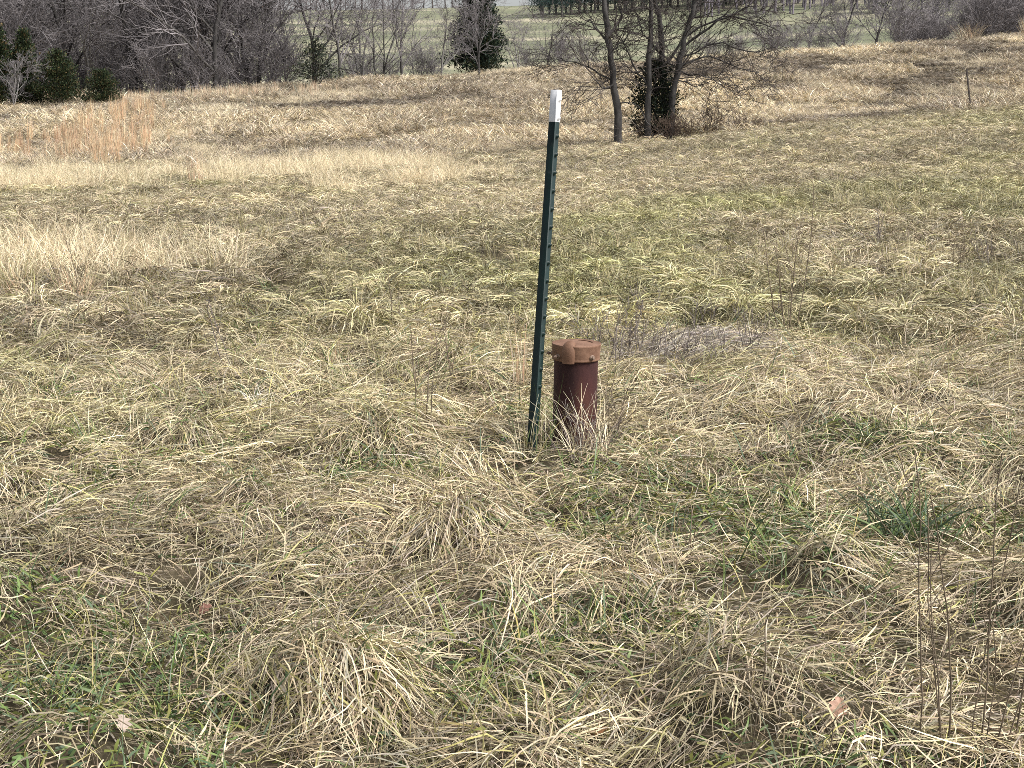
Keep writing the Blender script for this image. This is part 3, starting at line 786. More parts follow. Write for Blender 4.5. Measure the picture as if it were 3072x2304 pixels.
# --- evergreens
def cedar_meshes(seed, H, Rb, n=5200, shape=0.9, cols=((0.020, 0.034, 0.016), (0.050, 0.062, 0.024), (0.11, 0.078, 0.036)), open_=0.0):
    rng = np.random.default_rng(seed)
    # boughs leave the stem and carry flat sprays; flakes cluster round boughs
    nb = 190
    t = rng.random(nb) ** 0.85
    zb = 0.05 * H + 0.95 * H * t
    ln = Rb * (1 - t) ** shape * rng.uniform(0.65, 1.18, nb) + 0.06 * Rb
    az = rng.uniform(0, 6.28, nb)
    b = rng.choice(nb, n, p=ln / ln.sum())
    s = rng.random(n) ** 0.55
    sp = 0.10 * Rb + 0.13 * ln[b] * (1.1 - s)
    rr = ln[b] * s
    P = np.stack([rr * np.cos(az[b]), rr * np.sin(az[b]), zb[b] + 0.42 * rr], -1) + rng.normal(0, 1, (n, 3)) * sp[:, None] * np.array([1, 1, 0.8])
    P[:, 2] = np.clip(P[:, 2], 0.03, None)
    d = np.stack([np.cos(az[b]) * 0.8, np.sin(az[b]) * 0.8, np.full(n, 0.9)], -1) + rng.normal(0, 0.55, (n, 3))
    d /= np.linalg.norm(d, axis=1, keepdims=True)
    side = np.cross(d, rng.normal(0, 1, (n, 3))); side /= np.linalg.norm(side, axis=1, keepdims=True)
    L = rng.uniform(0.07, 0.18, n) * (H / 3.6) ** 0.7; w = L * rng.uniform(0.16, 0.3, n)
    V = np.stack([P, P + d * (L * 0.5)[:, None] - side * w[:, None], P + d * L[:, None], P + d * (L * 0.5)[:, None] + side * w[:, None]], 1)
    q = np.arange(n * 4).reshape(n, 4)
    c = np.array(cols)
    pr = rng.random(n)
    base = np.where(pr[:, None] < 0.5, c[0], np.where(pr[:, None] < 0.88, c[1], c[2]))
    bt = rng.uniform(0.7, 1.3, nb)[b]
    C = base * bt[:, None] * rng.uniform(0.75, 1.25, (n, 1))
    fol = np_mesh('evergreen_foliage', V.reshape(-1, 3), q, np.repeat(C, 4, 0), smooth=False)
    fol.materials.append(M_CEDAR)
    lines = [(np.array([(0, 0, -0.1), (0.02, 0, H * 0.45), (0, 0.02, H * 0.95)]), np.array([0.028 * H, 0.018 * H, 0.004]))]
    tr = tubes_mesh('evergreen_trunk', lines, 7); tr.materials.append(M_BARK)
    lines = []
    for i in range(nb):
        a = np.array([0, 0, zb[i]]); e = np.array([ln[i] * math.cos(az[i]), ln[i] * math.sin(az[i]), zb[i] + 0.42 * ln[i]])
        lines.append((np.array([a, (a + e) / 2, e]), np.array([0.012, 0.008, 0.004])))
    bo = tubes_mesh('evergreen_boughs', lines, 3); bo.materials.append(M_TWIGD)
    return tr, bo, fol

CED = [cedar_meshes(400, 3.9, 1.05, 12000, 0.62), cedar_meshes(401, 2.9, 1.2, 11000, shape=0.55), cedar_meshes(402, 5.6, 1.75, 17000, 0.7, cols=((0.013, 0.024, 0.017), (0.028, 0.042, 0.024), (0.055, 0.058, 0.027))),
       cedar_meshes(403, 2.6, 1.2, 2300, 0.8, cols=((0.022, 0.032, 0.022), (0.04, 0.05, 0.03), (0.07, 0.075, 0.03)))]
CP3 = ('trunk', 'boughs', 'foliage')
def cedar(i, px, y, rz, s, label):
    plant_tree(CED[i], place(px, y), rz, s, label, 'evergreen', None, 'evergreen_tree', CP3)
cedar(0, -60, 71, 0.3, (1.1, 1.1, 0.95), 'dark evergreen cut off by the left edge')
cedar(0, 30, 71, 1.3, (1.0, 1.0, 1.0), 'rust tipped dark evergreen at the far left')
cedar(0, 118, 71.5, 2.2, (0.72, 0.72, 0.93), 'narrow pointed evergreen, second from the far left')
cedar(1, 212, 71, 3.0, (0.82, 0.82, 0.9), 'rounded olive evergreen between the pointed one and the smallest')
cedar(1, 338, 70.5, 4.1, (0.72, 0.72, 0.62), 'smallest round evergreen, last of the left group')
cedar(3, 965, 80, 0.4, (1.15, 1.15, 1.02), 'sparse dark evergreen at the right end of the left wood')
cedar(2, 1435, 92, 1.0, (0.95, 0.95, 1.0), 'large dark evergreen standing on the crest left of the post')

# --- far hillside: plantation of evergreens and woods, ridge-line trees
rng = np.random.default_rng(23)
def far_wood():
    # a hillside wood that reads as one mass of twigs
    lines = []
    n = 900
    xs = rng.uniform(28, 150, n); ys = rng.uniform(236, 300, n)
    for x, y in zip(xs, ys):
        z = h1(x, y); H = rng.uniform(6, 11)
        lines.append((np.array([(x, y, z - 0.3), (x + rng.normal(0, .3), y, z + H * .5), (x + rng.normal(0, .6), y, z + H)]), np.array([0.20, 0.14, 0.06])))
        for j in range(18):
            t = rng.uniform(0.1, 0.95); a = rng.uniform(0, 6.28); l = rng.uniform(1.0, 2.6) * (1.2 - t)
            p = np.array([x, y, z + H * t]); e = p + np.array([math.cos(a) * l * .6, math.sin(a) * l * .6, l])
            lines.append((np.array([p, (p + e) / 2 + rng.normal(0, .12, 3), e]), np.array([0.095, 0.08, 0.06])))
    me = tubes_mesh('far_wood', lines, 3); me.materials.append(M_FARWOOD)
    tag(mobj('far_wood', me), 'purple grey bare wood on the far hillside at top right', 'wood', kind='stuff')
far_wood()
FARCED = cedar_meshes(410, 7.5, 2.2, 2600, 0.8, cols=((0.022, 0.045, 0.045), (0.035, 0.06, 0.055), (0.045, 0.07, 0.055)))
for i in range(40):
    x = 4 + 36 * (i + rng.random()) / 40; y = 252 + rng.uniform(-4, 10)
    s = rng.uniform(0.8, 1.15)
    plant_tree(FARCED, (x, y, h1(x, y)), rng.uniform(0, 6.28), (s, s, s), 'blue green evergreen in the far plantation row at top centre', 'evergreen', 'evergreens of the far plantation', 'evergreen_tree', CP3)
for i, (px, s) in enumerate(((2580, 0.9), (2615, 1.0), (2720, 0.9), (2765, 1.05), (2800, 0.8))):
    plant_tree(FARCED, place(px, 232), i * 1.3, s, 'blue green evergreen among the purple wood at top right', 'evergreen', 'evergreens in the far wood', 'evergreen_tree', CP3)
RIDGE = [tree_meshes(430 + i, 9.0, 0.24, (0, 0), 2, 1, (9, 12), 0.04, 0.3, name='ridge_tree') for i in range(2)]
for T in RIDGE:
    for me in T: me.materials.append(M_TWIGD)
for i in range(22):
    px = 840 + 620 * (i + rng.uniform(0.1, 0.9)) / 22
    plant_tree(RIDGE[i % 2], place(px, 318 + rng.uniform(0, 10)), rng.uniform(0, 6.28), rng.uniform(0.6, 1.1), 'small bare tree silhouetted on the far ridge against the sky', 'tree', 'ridge line trees')

# ------------------------------------------------------------------ the tree cluster in mid field
def px_line(pix, y, r0, r1, jitter=None, dy=None):
    n = len(pix)
    pts = np.array([tuple(at(px, py, y + (dy[i] if dy else 0))) for i, (px, py) in enumerate(pix)])
    return pts, np.linspace(r0, r1, n)

def resample(pts, rad, n):
    t = np.linspace(0, len(pts) - 1, n); i = np.minimum(t.astype(int), len(pts) - 2); f = (t - i)[:, None]
    return pts[i] * (1 - f) + pts[i + 1] * f, rad[i] * (1 - f[:, 0]) + rad[i + 1] * f[:, 0]

def cluster_tree(seed, pix, y, r0, r1, limbs, label, kids=8, mat=M_TRUNK, extra_top=2.5, twl=(0.9, 1.9)):
    """trunk drawn through measured points, limbs with their own end points, then grown twigs"""
    rng = np.random.default_rng(seed)
    tp, trad = px_line(pix, y, r0, r1)
    g = h1(tp[0][0], y); tp[0][2] = g - 0.15
    # carry the trunk on above the frame
    d = tp[-1] - tp[-2]; d /= np.linalg.norm(d)
    top = tp[-1] + d * extra_top + np.array([0, 0.3, 0])
    tp = np.vstack([tp, top]); trad = np.append(trad, r1 * 0.4)
    tp, trad = resample(tp, trad, 18)
    tp[1:-1] += rng.normal(0, 0.02, (16, 3))
    trad = trad * (1 + rng.normal(0, 0.06, 18)); trad[0] *= 1.12
    root = empty('bare_tree', (tp[0][0], y, g))
    o0 = np.array([tp[0][0], y, g])
    me = tubes_mesh('trunk', [(tp - o0, trad)], 9); mobj('trunk', me, mat, root)
    out = {}; L2 = []
    for lp, lr in limbs:
        P, rad = px_line(lp, y, lr, lr * 0.35)
        k = rng.uniform(-1, 1) * 1.0
        P[:, 1] += np.linspace(0, k, len(P))
        P, rad = resample(P, rad, 9); P[1:] += rng.normal(0, 0.03, (8, 3))
        L2.append((P - o0, rad))
        for j in range(kids):
            t = rng.uniform(0.15, 1.0) * 8; i = min(int(t), 7)
            q = P[i] + (P[i + 1] - P[i]) * (t - i); dd = P[i + 1] - P[i]; dd /= np.linalg.norm(dd)
            a = rng.normal(0, 1, 3); a -= a.dot(dd) * dd; a /= np.linalg.norm(a); an = rng.uniform(0.4, 0.9)
            grow(rng, q - o0, dd * math.cos(an) + a * math.sin(an), rng.uniform(*twl), max(rad[i] * 0.5, 0.008), 2, out, 5, 0.22, 0.01, (3, 5), (0.4, 0.9), (0.4, 0.65), 0.4, 0.0062, 0.15)
    for j in range(20):
        t = rng.uniform(0.25, 1.0) * 17; i = min(int(t), 16)
        q = tp[i] + (tp[i + 1] - tp[i]) * (t - i)
        a = rng.uniform(0, 6.28); e = rng.uniform(-0.1, 0.8)
        grow(rng, q - o0, (math.cos(a), math.sin(a), e), rng.uniform(*twl) * 0.9, 0.016, 2, out, 5, 0.2, 0.03, (3, 5), (0.4, 0.9), (0.4, 0.65), 0.4, 0.0062, 0.1)
    if L2: mobj('limbs', tubes_mesh('limbs', L2, 6), mat, root)
    mobj('crown', tubes_mesh('crown', [q for lv in out for q in out[lv]], 3), M_TWIGD, root)
    tag(root, label, 'tree')
    return root

YC = 45.0
cluster_tree(501, ((1858, 436), (1852, 330), (1838, 220), (1826, 110), (1812, 0)), YC, 0.125, 0.075,
    [(((1840, 240), (1790, 215), (1740, 190), (1680, 175)), 0.035), (((1842, 250), (1810, 265), (1770, 240)), 0.028), (((1830, 130), (1770, 65), (1700, 75)), 0.035), (((1832, 150), (1880, 110), (1940, 80)), 0.03), (((1855, 310), (1910, 310), (1945, 370), (1950, 400)), 0.022), (((1826, 110), (1860, 60), (1862, 0)), 0.05)],
    'thick grey left trunk of the bare tree cluster in mid field')
cluster_tree(502, ((1946, 426), (1944, 330), (1946, 240), (1950, 130), (1952, 0)), YC + 0.3, 0.10, 0.06,
    [(((1945, 260), (1905, 200), (1870, 130), (1840, 80)), 0.03), (((1948, 170), (1990, 110), (2020, 40)), 0.035), (((1947, 215), (1900, 215), (1860, 185)), 0.025)],
    'slim pale middle trunk of the bare tree cluster', kids=7)
cluster_tree(503, ((2004, 410), (1990, 280), (1986, 150), (1980, 60), (1968, 0)), YC + 1.2, 0.11, 0.065,
    [(((1990, 200), (2050, 120), (2090, 40), (2100, -40)), 0.05), (((1988, 170), (1930, 100), (1900, 30)), 0.035), (((1989, 240), (2030, 215), (2080, 150), (2160, 90)), 0.03)],
    'dark upright rear trunk of the bare tree cluster', kids=8)
cluster_tree(504, ((2012, 405), (2020, 270), (2040, 180), (2062, 90), (2085, 0)), YC + 0.5, 0.11, 0.065,
    [(((2035, 200), (2120, 165), (2200, 195), (2290, 215)), 0.035), (((2030, 215), (2110, 230), (2190, 275)), 0.026), (((2050, 140), (2150, 60), (2260, 20)), 0.045), (((2058, 110), (2160, 45), (2280, 70), (2330, 100)), 0.035), (((2024, 240), (2090, 260), (2130, 245)), 0.022), (((2044, 170), (2150, 130), (2250, 160), (2320, 140)), 0.03), (((2030, 200), (1960, 170), (1900, 185)), 0.025)],
    'dark right trunk leaning right with long low branches over the field', kids=10)
# evergreen and brambles under them
T = cedar_meshes(420, 2.3, 0.75, 5200, 0.4, cols=((0.016, 0.024, 0.018), (0.03, 0.04, 0.022), (0.055, 0.065, 0.025)))
plant_tree(T, place(1955, YC + 1.0), 0.4, (1.0, 1.0, 1.0), 'dark low evergreen growing between the clustered trunks', 'evergreen', None, 'evergreen_tree', CP3)
BRAM = [tree_meshes(520 + i, 1.25, 0.009, (0, 0), 2, 14, (3, 5), 0.0050, 0.15, name='bramble', gnarl=0.2) for i in range(2)]
M_BRAM = noise_mat('red_brown_canes', (0.06, 0.040, 0.030), (0.14, 0.10, 0.075), 3, 0.9)
for T in BRAM:
    for me in T: me.materials.append(M_BRAM)
BP = ('canes', 'limbs', 'twigs')
for i, (px, dy, s, lab) in enumerate(((2005, -0.3, 0.85, 'rusty brown brambles at the foot of the clustered trees'), (2048, 0.1, 0.75, 'twiggy brown brambles right of the clustered trunks'),
                                    (1925, 0.5, 0.8, 'brown brambles between the left and middle trunks'), (2118, 0.4, 0.95, 'separate upright twiggy bush right of the tree cluster'),
                                    (2205, 0.8, 0.55, 'sparse dead bush standing right of the twiggy bush'), (2255, 1.2, 0.5, 'smallest dead bush at the right of the tree cluster'))):
    plant_tree(BRAM[i % 2], place(px, YC + dy), i * 1.1, (s * (0.8 if i == 3 else 1), s * 0.9, s), lab, 'shrub', None, 'bramble_bush', BP)

# brushy heap at the right crest
for i, (px, py, s, lab) in enumerate(((2860, 150, 1.0, 'arching brown grass heap below the top right thicket'), (3030, 130, 0.9, 'orange plume of tall grass at the far right edge'))):
    pos = place(px, 99)
    r2 = np.random.default_rng(600 + i); m = 260
    pr = blades(r2, m, 6, disc(r2, m, 0.7 if i == 0 else 0.25), r2.uniform(0, 6.28, m), r2.uniform(0, 0.5, m), r2.uniform(0.5, 2.1 if i == 0 else 0.7, m), r2.uniform(0.9, 1.8, m), r2.uniform(0.010, 0.02, m), {'brown': 3, 'tan': 2, 'orange': 1} if i == 0 else {'orange': 2, 'pale': 2, 'straw': 2}, 0.3, 1.2)
    o = mobj('grass_clump', np_mesh('grass_clump', pr[0], pr[1], pr[2]), M_PLAIN, None, pos); tag(o, lab, 'grass clump')

# ------------------------------------------------------------------ steel T post
def t_post(base, top, label, ang, spacing=0.066, white=0.115, scale=1.0, plain=False):
    base = Vector(base); top = Vector(top)
    H = (top - base).length
    z = (top - base).normalized()
    x = Vector((1, 0, 0)); x = (x - z * x.dot(z)).normalized(); y = z.cross(x)
    from mathutils import Matrix
    M = Matrix((x, y, z)).transposed().to_4x4() @ Matrix.Rotation(ang, 4, 'Z')
    root = empty('steel_fence_post', base); root.rotation_euler = M.to_euler()
    fw, ft, sd, st = 0.0175 * scale, 0.0032 * scale, 0.032 * scale, 0.0026 * scale
    bev = 0.0008
    def prof(z0, z1, grow):
        # T section: flange across local v, stem to -u; slightly proud for the paint coat
        g = grow
        pts = [(ft + g, -fw - g + bev), (ft + g, fw + g - bev), (ft - bev + g, fw + g), (-g + bev, fw + g), (-g, fw + g - bev), (-g - 0.001, st + g + 0.002), (-g - 0.004, st + g), (-sd - g, st * 0.75 + g), (-sd - g, -st * 0.75 - g), (-g - 0.004, -st - g), (-g - 0.001, -st - g - 0.002), (-g, -fw - g + bev), (-g + bev, -fw - g), (ft - bev + g, -fw - g)]
        n = len(pts)
        v = [(a, b, z0) for a, b in pts] + [(a, b, z1) for a, b in pts]
        q = [(i, (i + 1) % n, n + (i + 1) % n, n + i) for i in range(n)]
        bm_v = np.array(v); mb = MB(); mb.add(bm_v, np.array(q))
        # top cap in three quads-ish pieces
        me_f = [np.array([q_ for q_ in [(n + 0, n + 1, n + 2, n + 13), (n + 2, n + 3, n + 12, n + 13), (n + 3, n + 4, n + 11, n + 12), (n + 4, n + 5, n + 10, n + 11), (n + 5, n + 6, n + 9, n + 10), (n + 6, n + 7, n + 8, n + 9)]])]
        mb.f.setdefault(4, []).append(me_f[0])
        return mb
    wz = H - white
    mobj('green_shaft' if not plain else 'shaft', prof(-0.35, wz if not plain else H, 0).mesh('post_shaft', False), M_POST if not plain else M_OLDPOST, root)
    if not plain:
        mobj('white_painted_top', prof(wz + 0.0005, H, 0.0004).mesh('post_top', False), M_WHITE, root)['label'] = 'white painted tip of the green post'
    # studs
    a0, b0 = 0.0085 * scale, 0.0075 * scale
    sv = np.array([(ft - 0.0005, -b0, -0.009), (ft - 0.0005, b0, -0.009), (ft - 0.0005, b0, 0.009), (ft - 0.0005, -b0, 0.009),
                   (ft + a0, -b0 * 0.6, -0.001), (ft + a0, b0 * 0.6, -0.001), (ft + a0, b0 * 0.6, 0.006), (ft + a0, -b0 * 0.6, 0.006)])
    sq = np.array([(4, 5, 6, 7), (0, 1, 5, 4), (1, 2, 6, 5), (2, 3, 7, 6), (3, 0, 4, 7)])
    if not plain:
        sg = np_mesh('stud', sv, sq, smooth=False); sg.materials.append(M_POST)
        sw = np_mesh('stud', sv, sq, smooth=False); sw.materials.append(M_WHITE)
        n = int((H - 0.06) / spacing)
        for i in range(n):
            zz = H - 0.035 - i * spacing
            mobj('stud', sw if zz > wz + 0.01 else sg, None, root, (0, 0, zz))
    tag(root, label, 'fence post')
    return root

pb = at(1601, 1362, 5.62); pb.z = h1(pb.x, 5.62)
pt = at(1677, 270, 5.66)
t_post(pb, pt, 'dark green steel T post with white tip leaning beside the well', R(-28))
fb = place(2880, 44.5); ft_ = at(2900, 206, 44.5)
t_post(fb, ft_, 'thin dark brown fence post alone on the far right rise', R(-70), plain=True, scale=1.45)

# ------------------------------------------------------------------ well casing
def lathe(prof, seg=64):
    prof = np.array(prof, float); n = len(prof)
    a = np.arange(seg) * 2 * math.pi / seg
    V = np.stack([prof[:, None, 0] * np.cos(a), prof[:, None, 0] * np.sin(a), np.broadcast_to(prof[:, 1:2], (n, seg))], -1)
    idx = np.arange(n * seg).reshape(n, seg)
    q = np.stack([idx[:-1], np.roll(idx[:-1], -1, 1), np.roll(idx[1:], -1, 1), idx[1:]], -1).reshape(-1, 4)
    return V.reshape(-1, 3), q

def build_well():
    w = empty('well_casing', WELL, (R(0.6), R(0.8), 0))
    Ht = 0.405
    mb = MB(); mb.add(*lathe([(0.0842, -0.3), (0.0842, 0.02), (0.0845, 0.2), (0.0842, Ht - 0.03), (0.0842, Ht - 0.02)]))
    mobj('casing_pipe', mb.mesh('casing_pipe'), M_RUST, w)['label'] = 'dark maroon rusty steel pipe'
    cap = empty('well_cap', (0, 0, Ht - 0.062)); cap.parent = w
    cap.empty_display_size = 0.05
    # skirt with bead at its foot, then a shallow dished lid
    mb = MB(); mb.add(*lathe([(0.0850, 0.002), (0.0885, -0.001), (0.0915, 0.001), (0.0918, 0.005), (0.0905, 0.009), (0.0910, 0.012), (0.0928, 0.040), (0.0935, 0.052), (0.0945, 0.056), (0.0948, 0.0600), (0.0935, 0.0622)]))
    mobj('skirt', mb.mesh('skirt'), M_CAPRUST, cap)
    mb = MB(); mb.add(*lathe([(0.0935, 0.0622), (0.0915, 0.0628), (0.089, 0.0622), (0.083, 0.0612), (0.06, 0.0618), (0.03, 0.0630), (0.0005, 0.0634)]))
    mobj('lid', mb.mesh('lid'), M_CAPRUST, cap)
    mb = MB(); P = []
    a = np.linspace(R(10), R(80), 14); P = np.stack([0.062 * np.cos(a), 0.062 * np.sin(a), np.full(14, 0.0635)], -1)
    v, q = tube_arrays(P[None], np.full((1, 14), 0.0022), 6); mb.add(v, q)
    mobj('lid_ridge', mb.mesh('lid_ridge'), M_CAPRUST, cap)
    # conduit hood: a half-round boss down the skirt that domes over onto the lid
    ha = R(-90 - 22)
    mb = MB(); secs = []
    path = [(0.100, -0.004, 0.0245), (0.100, 0.010, 0.0255), (0.0995, 0.034, 0.0262), (0.0975, 0.052, 0.0258), (0.092, 0.066, 0.024), (0.083, 0.0745, 0.0215), (0.070, 0.0770, 0.019), (0.054, 0.0755, 0.0165), (0.040, 0.0705, 0.0135), (0.030, 0.064, 0.0095), (0.026, 0.059, 0.005)]
    nrm = []
    for i in range(len(path)):
        p0 = path[max(0, i - 1)]; p1 = path[min(len(path) - 1, i + 1)]
        t = np.array([p1[0] - p0[0], p1[1] - p0[1]]); t /= np.linalg.norm(t); nrm.append((t[1], -t[0]))
    K = 17
    for i, (rr, zz, hw) in enumerate(path):
        for j in range(K):
            b = math.pi * j / (K - 1)
            out = math.sin(b) * 0.016 - 0.012
            lat = math.cos(b) * hw
            r_ = rr + nrm[i][0] * out; z_ = zz + nrm[i][1] * out
            secs.append((r_ * math.cos(ha) - lat * math.sin(ha), r_ * math.sin(ha) + lat * math.cos(ha), z_))
    idx = np.arange(len(path) * K).reshape(len(path), K)
    q = np.stack([idx[:-1, :-1], idx[:-1, 1:], idx[1:, 1:], idx[1:, :-1]], -1).reshape(-1, 4)
    mb.add(np.array(secs), q)
    cen = np.array(secs)[0:K].mean(0); mb.add(np.vstack([np.array(secs)[0:K], cen[None]]), np.array([(j + 1, j, K) for j in range(K - 1)]))
    mobj('conduit_hood', mb.mesh('conduit_hood'), M_CAPRUST, cap)['label'] = 'rounded hood boss on the front of the cap'
    # bolts: lug, shank and hex head
    for ang, lng in ((R(-90 - 50), 0.016), (R(-90 + 38), 0.008), (R(-90 - 100), 0.018)):
        bo = MB()
        for r0, x0, x1, sd in ((0.010, -0.004, 0.004, 12), (0.0042, 0.004, 0.004 + lng, 8), (0.0072, 0.004 + lng * 0.45, 0.004 + lng * 0.45 + 0.005, 6)):
            a = np.arange(sd) * 2 * math.pi / sd
            ring = lambda xx, rr: np.stack([np.full(sd, xx), rr * np.cos(a), rr * np.sin(a)], -1)
            v = np.vstack([ring(x0, r0), ring(x1 - 0.001, r0), ring(x1, r0 * 0.85), [[x1, 0, 0]]])
            ii = np.arange(sd)
            bo.add(v, np.vstack([np.stack([k * sd + ii, k * sd + (ii + 1) % sd, (k + 1) * sd + (ii + 1) % sd, (k + 1) * sd + ii], -1) for k in range(2)]))
            bo.add(v, np.stack([2 * sd + ii, 2 * sd + (ii + 1) % sd, np.full(sd, 3 * sd)], -1))
        o = mobj('bolt', bo.mesh('bolt', False), M_BOLT, cap, (0.0925 * math.cos(ang), 0.0925 * math.sin(ang), 0.018)); o.rotation_euler = (0, 0, ang)
    tag(w, 'rusty steel well casing pipe with bolted orange brown cap', 'well casing')
build_well()

# ------------------------------------------------------------------ heap of drill cuttings
def build_mound():
    rng = np.random.default_rng(71)
    n = 90
    u = np.linspace(-1, 1, n) * 0.8; X, Y = np.meshgrid(u, u)
    rr = np.hypot(X, Y)
    wx, wy = MOUND[0] + X * MOUND[2], MOUND[1] + Y * MOUND[3]
    Z = height(wx, wy) + 0.05 * (1 - ss(0.1, 1.0, rr + 0.25 * (fbm(wx * 4, wy * 4, 5, 2) - 0.5))) - 0.02 + 0.02 * (fbm(wx * 14, wy * 14, 9, 3) - 0.5)
    idx = np.arange(n * n).reshape(n, n)
    q = np.stack([idx[:-1, :-1], idx[:-1, 1:], idx[1:, 1:], idx[1:, :-1]], -1).reshape(-1, 4)
    keep = ((rr + 0.5 * (fbm(wx * 5, wy * 5, 77, 3) - 0.5)).ravel()[q] < 0.72).all(1); q = q[keep]
    root = empty('cuttings_heap', (MOUND[0], MOUND[1], h1(*MOUND[:2])))
    o0 = np.array([MOUND[0], MOUND[1], h1(*MOUND[:2])])
    mobj('heap_soil', np_mesh('heap_soil', np.stack([wx, wy, Z], -1).reshape(-1, 3) - o0, q), M_CUT, root)
    m = 1500
    a = rng.uniform(0, 6.28, m); r = np.sqrt(rng.random(m)) * 0.95
    px, py = MOUND[0] + r * np.cos(a) * MOUND[2], MOUND[1] + r * np.sin(a) * MOUND[3]
    pz = height(px, py) + 0.05 * (1 - ss(0.1, 1.0, r)) - 0.014
    s = rng.uniform(0.003, 0.009, m)
    oc = np.array([(1, 0, 0), (0, 1, 0), (-1, 0, 0), (0, -1, 0), (0, 0, 1), (0, 0, -1)], float)
    V = oc[None] * s[:, None, None] * rng.uniform(0.5, 1.3, (m, 6, 1)) * np.array([1.3, 1, 0.6]) + np.stack([px, py, pz], -1)[:, None] - o0
    f = np.array([(0, 1, 4), (1, 2, 4), (2, 3, 4), (3, 0, 4), (1, 0, 5), (2, 1, 5), (3, 2, 5), (0, 3, 5)])
    Fc = (f[None] + 6 * np.arange(m)[:, None, None]).reshape(-1, 3)
    c = rng.uniform(0.12, 0.42, (m, 1)) * np.array([1.0, 0.92, 0.85])
    ch = mobj('rock_chips', np_mesh('rock_chips', V.reshape(-1, 3), Fc, np.repeat(c, 6, 0), smooth=False), M_GRAVEL, root); ch['kind'] = 'stuff'
    m = 5200
    a = rng.uniform(0, 6.28, m); r = np.abs(rng.normal(0, 0.6, m)) * (0.8 + 0.6 * vnoise(a * 1.6, a * 0 + 3.3, 4))
    bx, by = MOUND[0] + r * np.cos(a) * MOUND[2], MOUND[1] + r * np.sin(a) * MOUND[3]
    p = blades(rng, m, 4, np.stack([bx, by, rng.uniform(0, 0.03, m)], -1), np.where(rng.random(m) < 0.6, rng.normal(0, 0.5, m), rng.uniform(0, 6.28, m)), rng.uniform(1.1, 1.6, m), rng.uniform(1.4, 1.8, m), rng.uniform(0.05, 0.2, m), rng.uniform(0.002, 0.0045, m), {'ash': 3, 'grey': 2.4, 'brown': 1.8, 'straw': 1, 'tan': 1}, 0.7, kink=0.4)
    v = p[0].copy(); v[:, 2] += height(v[:, 0], v[:, 1]) + 0.04 * (1 - ss(0.1, 1.0, np.hypot((v[:, 0] - MOUND[0]) / MOUND[2], (v[:, 1] - MOUND[1]) / MOUND[3])))
    ch = mobj('dead_weed_mat', np_mesh('dead_weed_mat', v - o0, p[1], p[2]), M_PLAIN, root); ch['kind'] = 'stuff'
    tag(root, 'low grey heap of gravelly soil and matted dead weeds behind the well', 'soil heap')
build_mound()

# ------------------------------------------------------------------ dead weeds and small things
def weed(seed, pos, H, stems, spread, mat, label, name='dead_weed', twigs=(3, 6), r=0.0022, group=None, lean=(0, 0), gn=0.06, depth=1, tl=(0.25, 0.5), ang=(0.35, 0.8)):
    rng = np.random.default_rng(seed); out = {}
    for s in range(stems):
        a = rng.uniform(0, 6.28); t = rng.uniform(0, spread)
        grow(rng, (rng.normal(0, 0.02 + 0.05 * spread), rng.normal(0, 0.02 + 0.05 * spread), -0.03), (math.cos(a) * t + lean[0], math.sin(a) * t + lean[1], 1), H * rng.uniform(0.6, 1.0), r * rng.uniform(0.8, 1.2), depth, out, 9, gn, 0.02, twigs, ang, tl, 0.4, 0.0013, 0.3)
    root = empty(name, pos)
    for q in out[depth]: mobj('stem', tubes_mesh('weed_stem', [q], 5), mat, root)
    tw = [q for lv in out if lv < depth for q in out[lv]]
    if tw: mobj('twigs', tubes_mesh('weed_twigs', tw, 3), mat, root)['kind'] = 'stuff'
    tag(root, label, 'weed', group)
    return root

weed(701, hit(2372, 1035), 0.98, 3, 0.06, M_STALK, 'tallest thin dark weed stalks standing right of the grey heap', lean=(0.02, 0), twigs=(3, 5), r=0.0042)
weed(702, hit(2345, 1030), 0.75, 2, 0.12, M_STALK, 'leaning thin weed stalks just left of the tallest ones', lean=(-0.12, 0), twigs=(2, 4), r=0.0036)
for i, (px, py, H, st, sp, lab) in enumerate(((1820, 1120, 0.36, 7, 0.35, 'grey twiggy weed directly right of the well cap'), (1890, 1090, 0.34, 8, 0.4, 'bushy grey weed at the left end of the grey heap'),
        (1960, 1120, 0.30, 6, 0.4, 'spindly grey weed at the front of the grey heap'), (2060, 1115, 0.28, 6, 0.45, 'grey weed in the middle of the grey heap front'), (2160, 1110, 0.30, 6, 0.4, 'grey weed at the right front of the grey heap'),
        (1940, 990, 0.28, 9, 0.45, 'fine grey weed along the back of the heap near the well'), (2100, 985, 0.22, 7, 0.5, 'fine grey weed along the middle back of the heap'), (2260, 1075, 0.34, 5, 0.3, 'thin weed at the right end of the grey heap'))):
    weed(710 + i, hit(px, py), H * 1.1, st, sp, M_STALKG, lab, r=0.0024, gn=0.12, twigs=(5, 8))
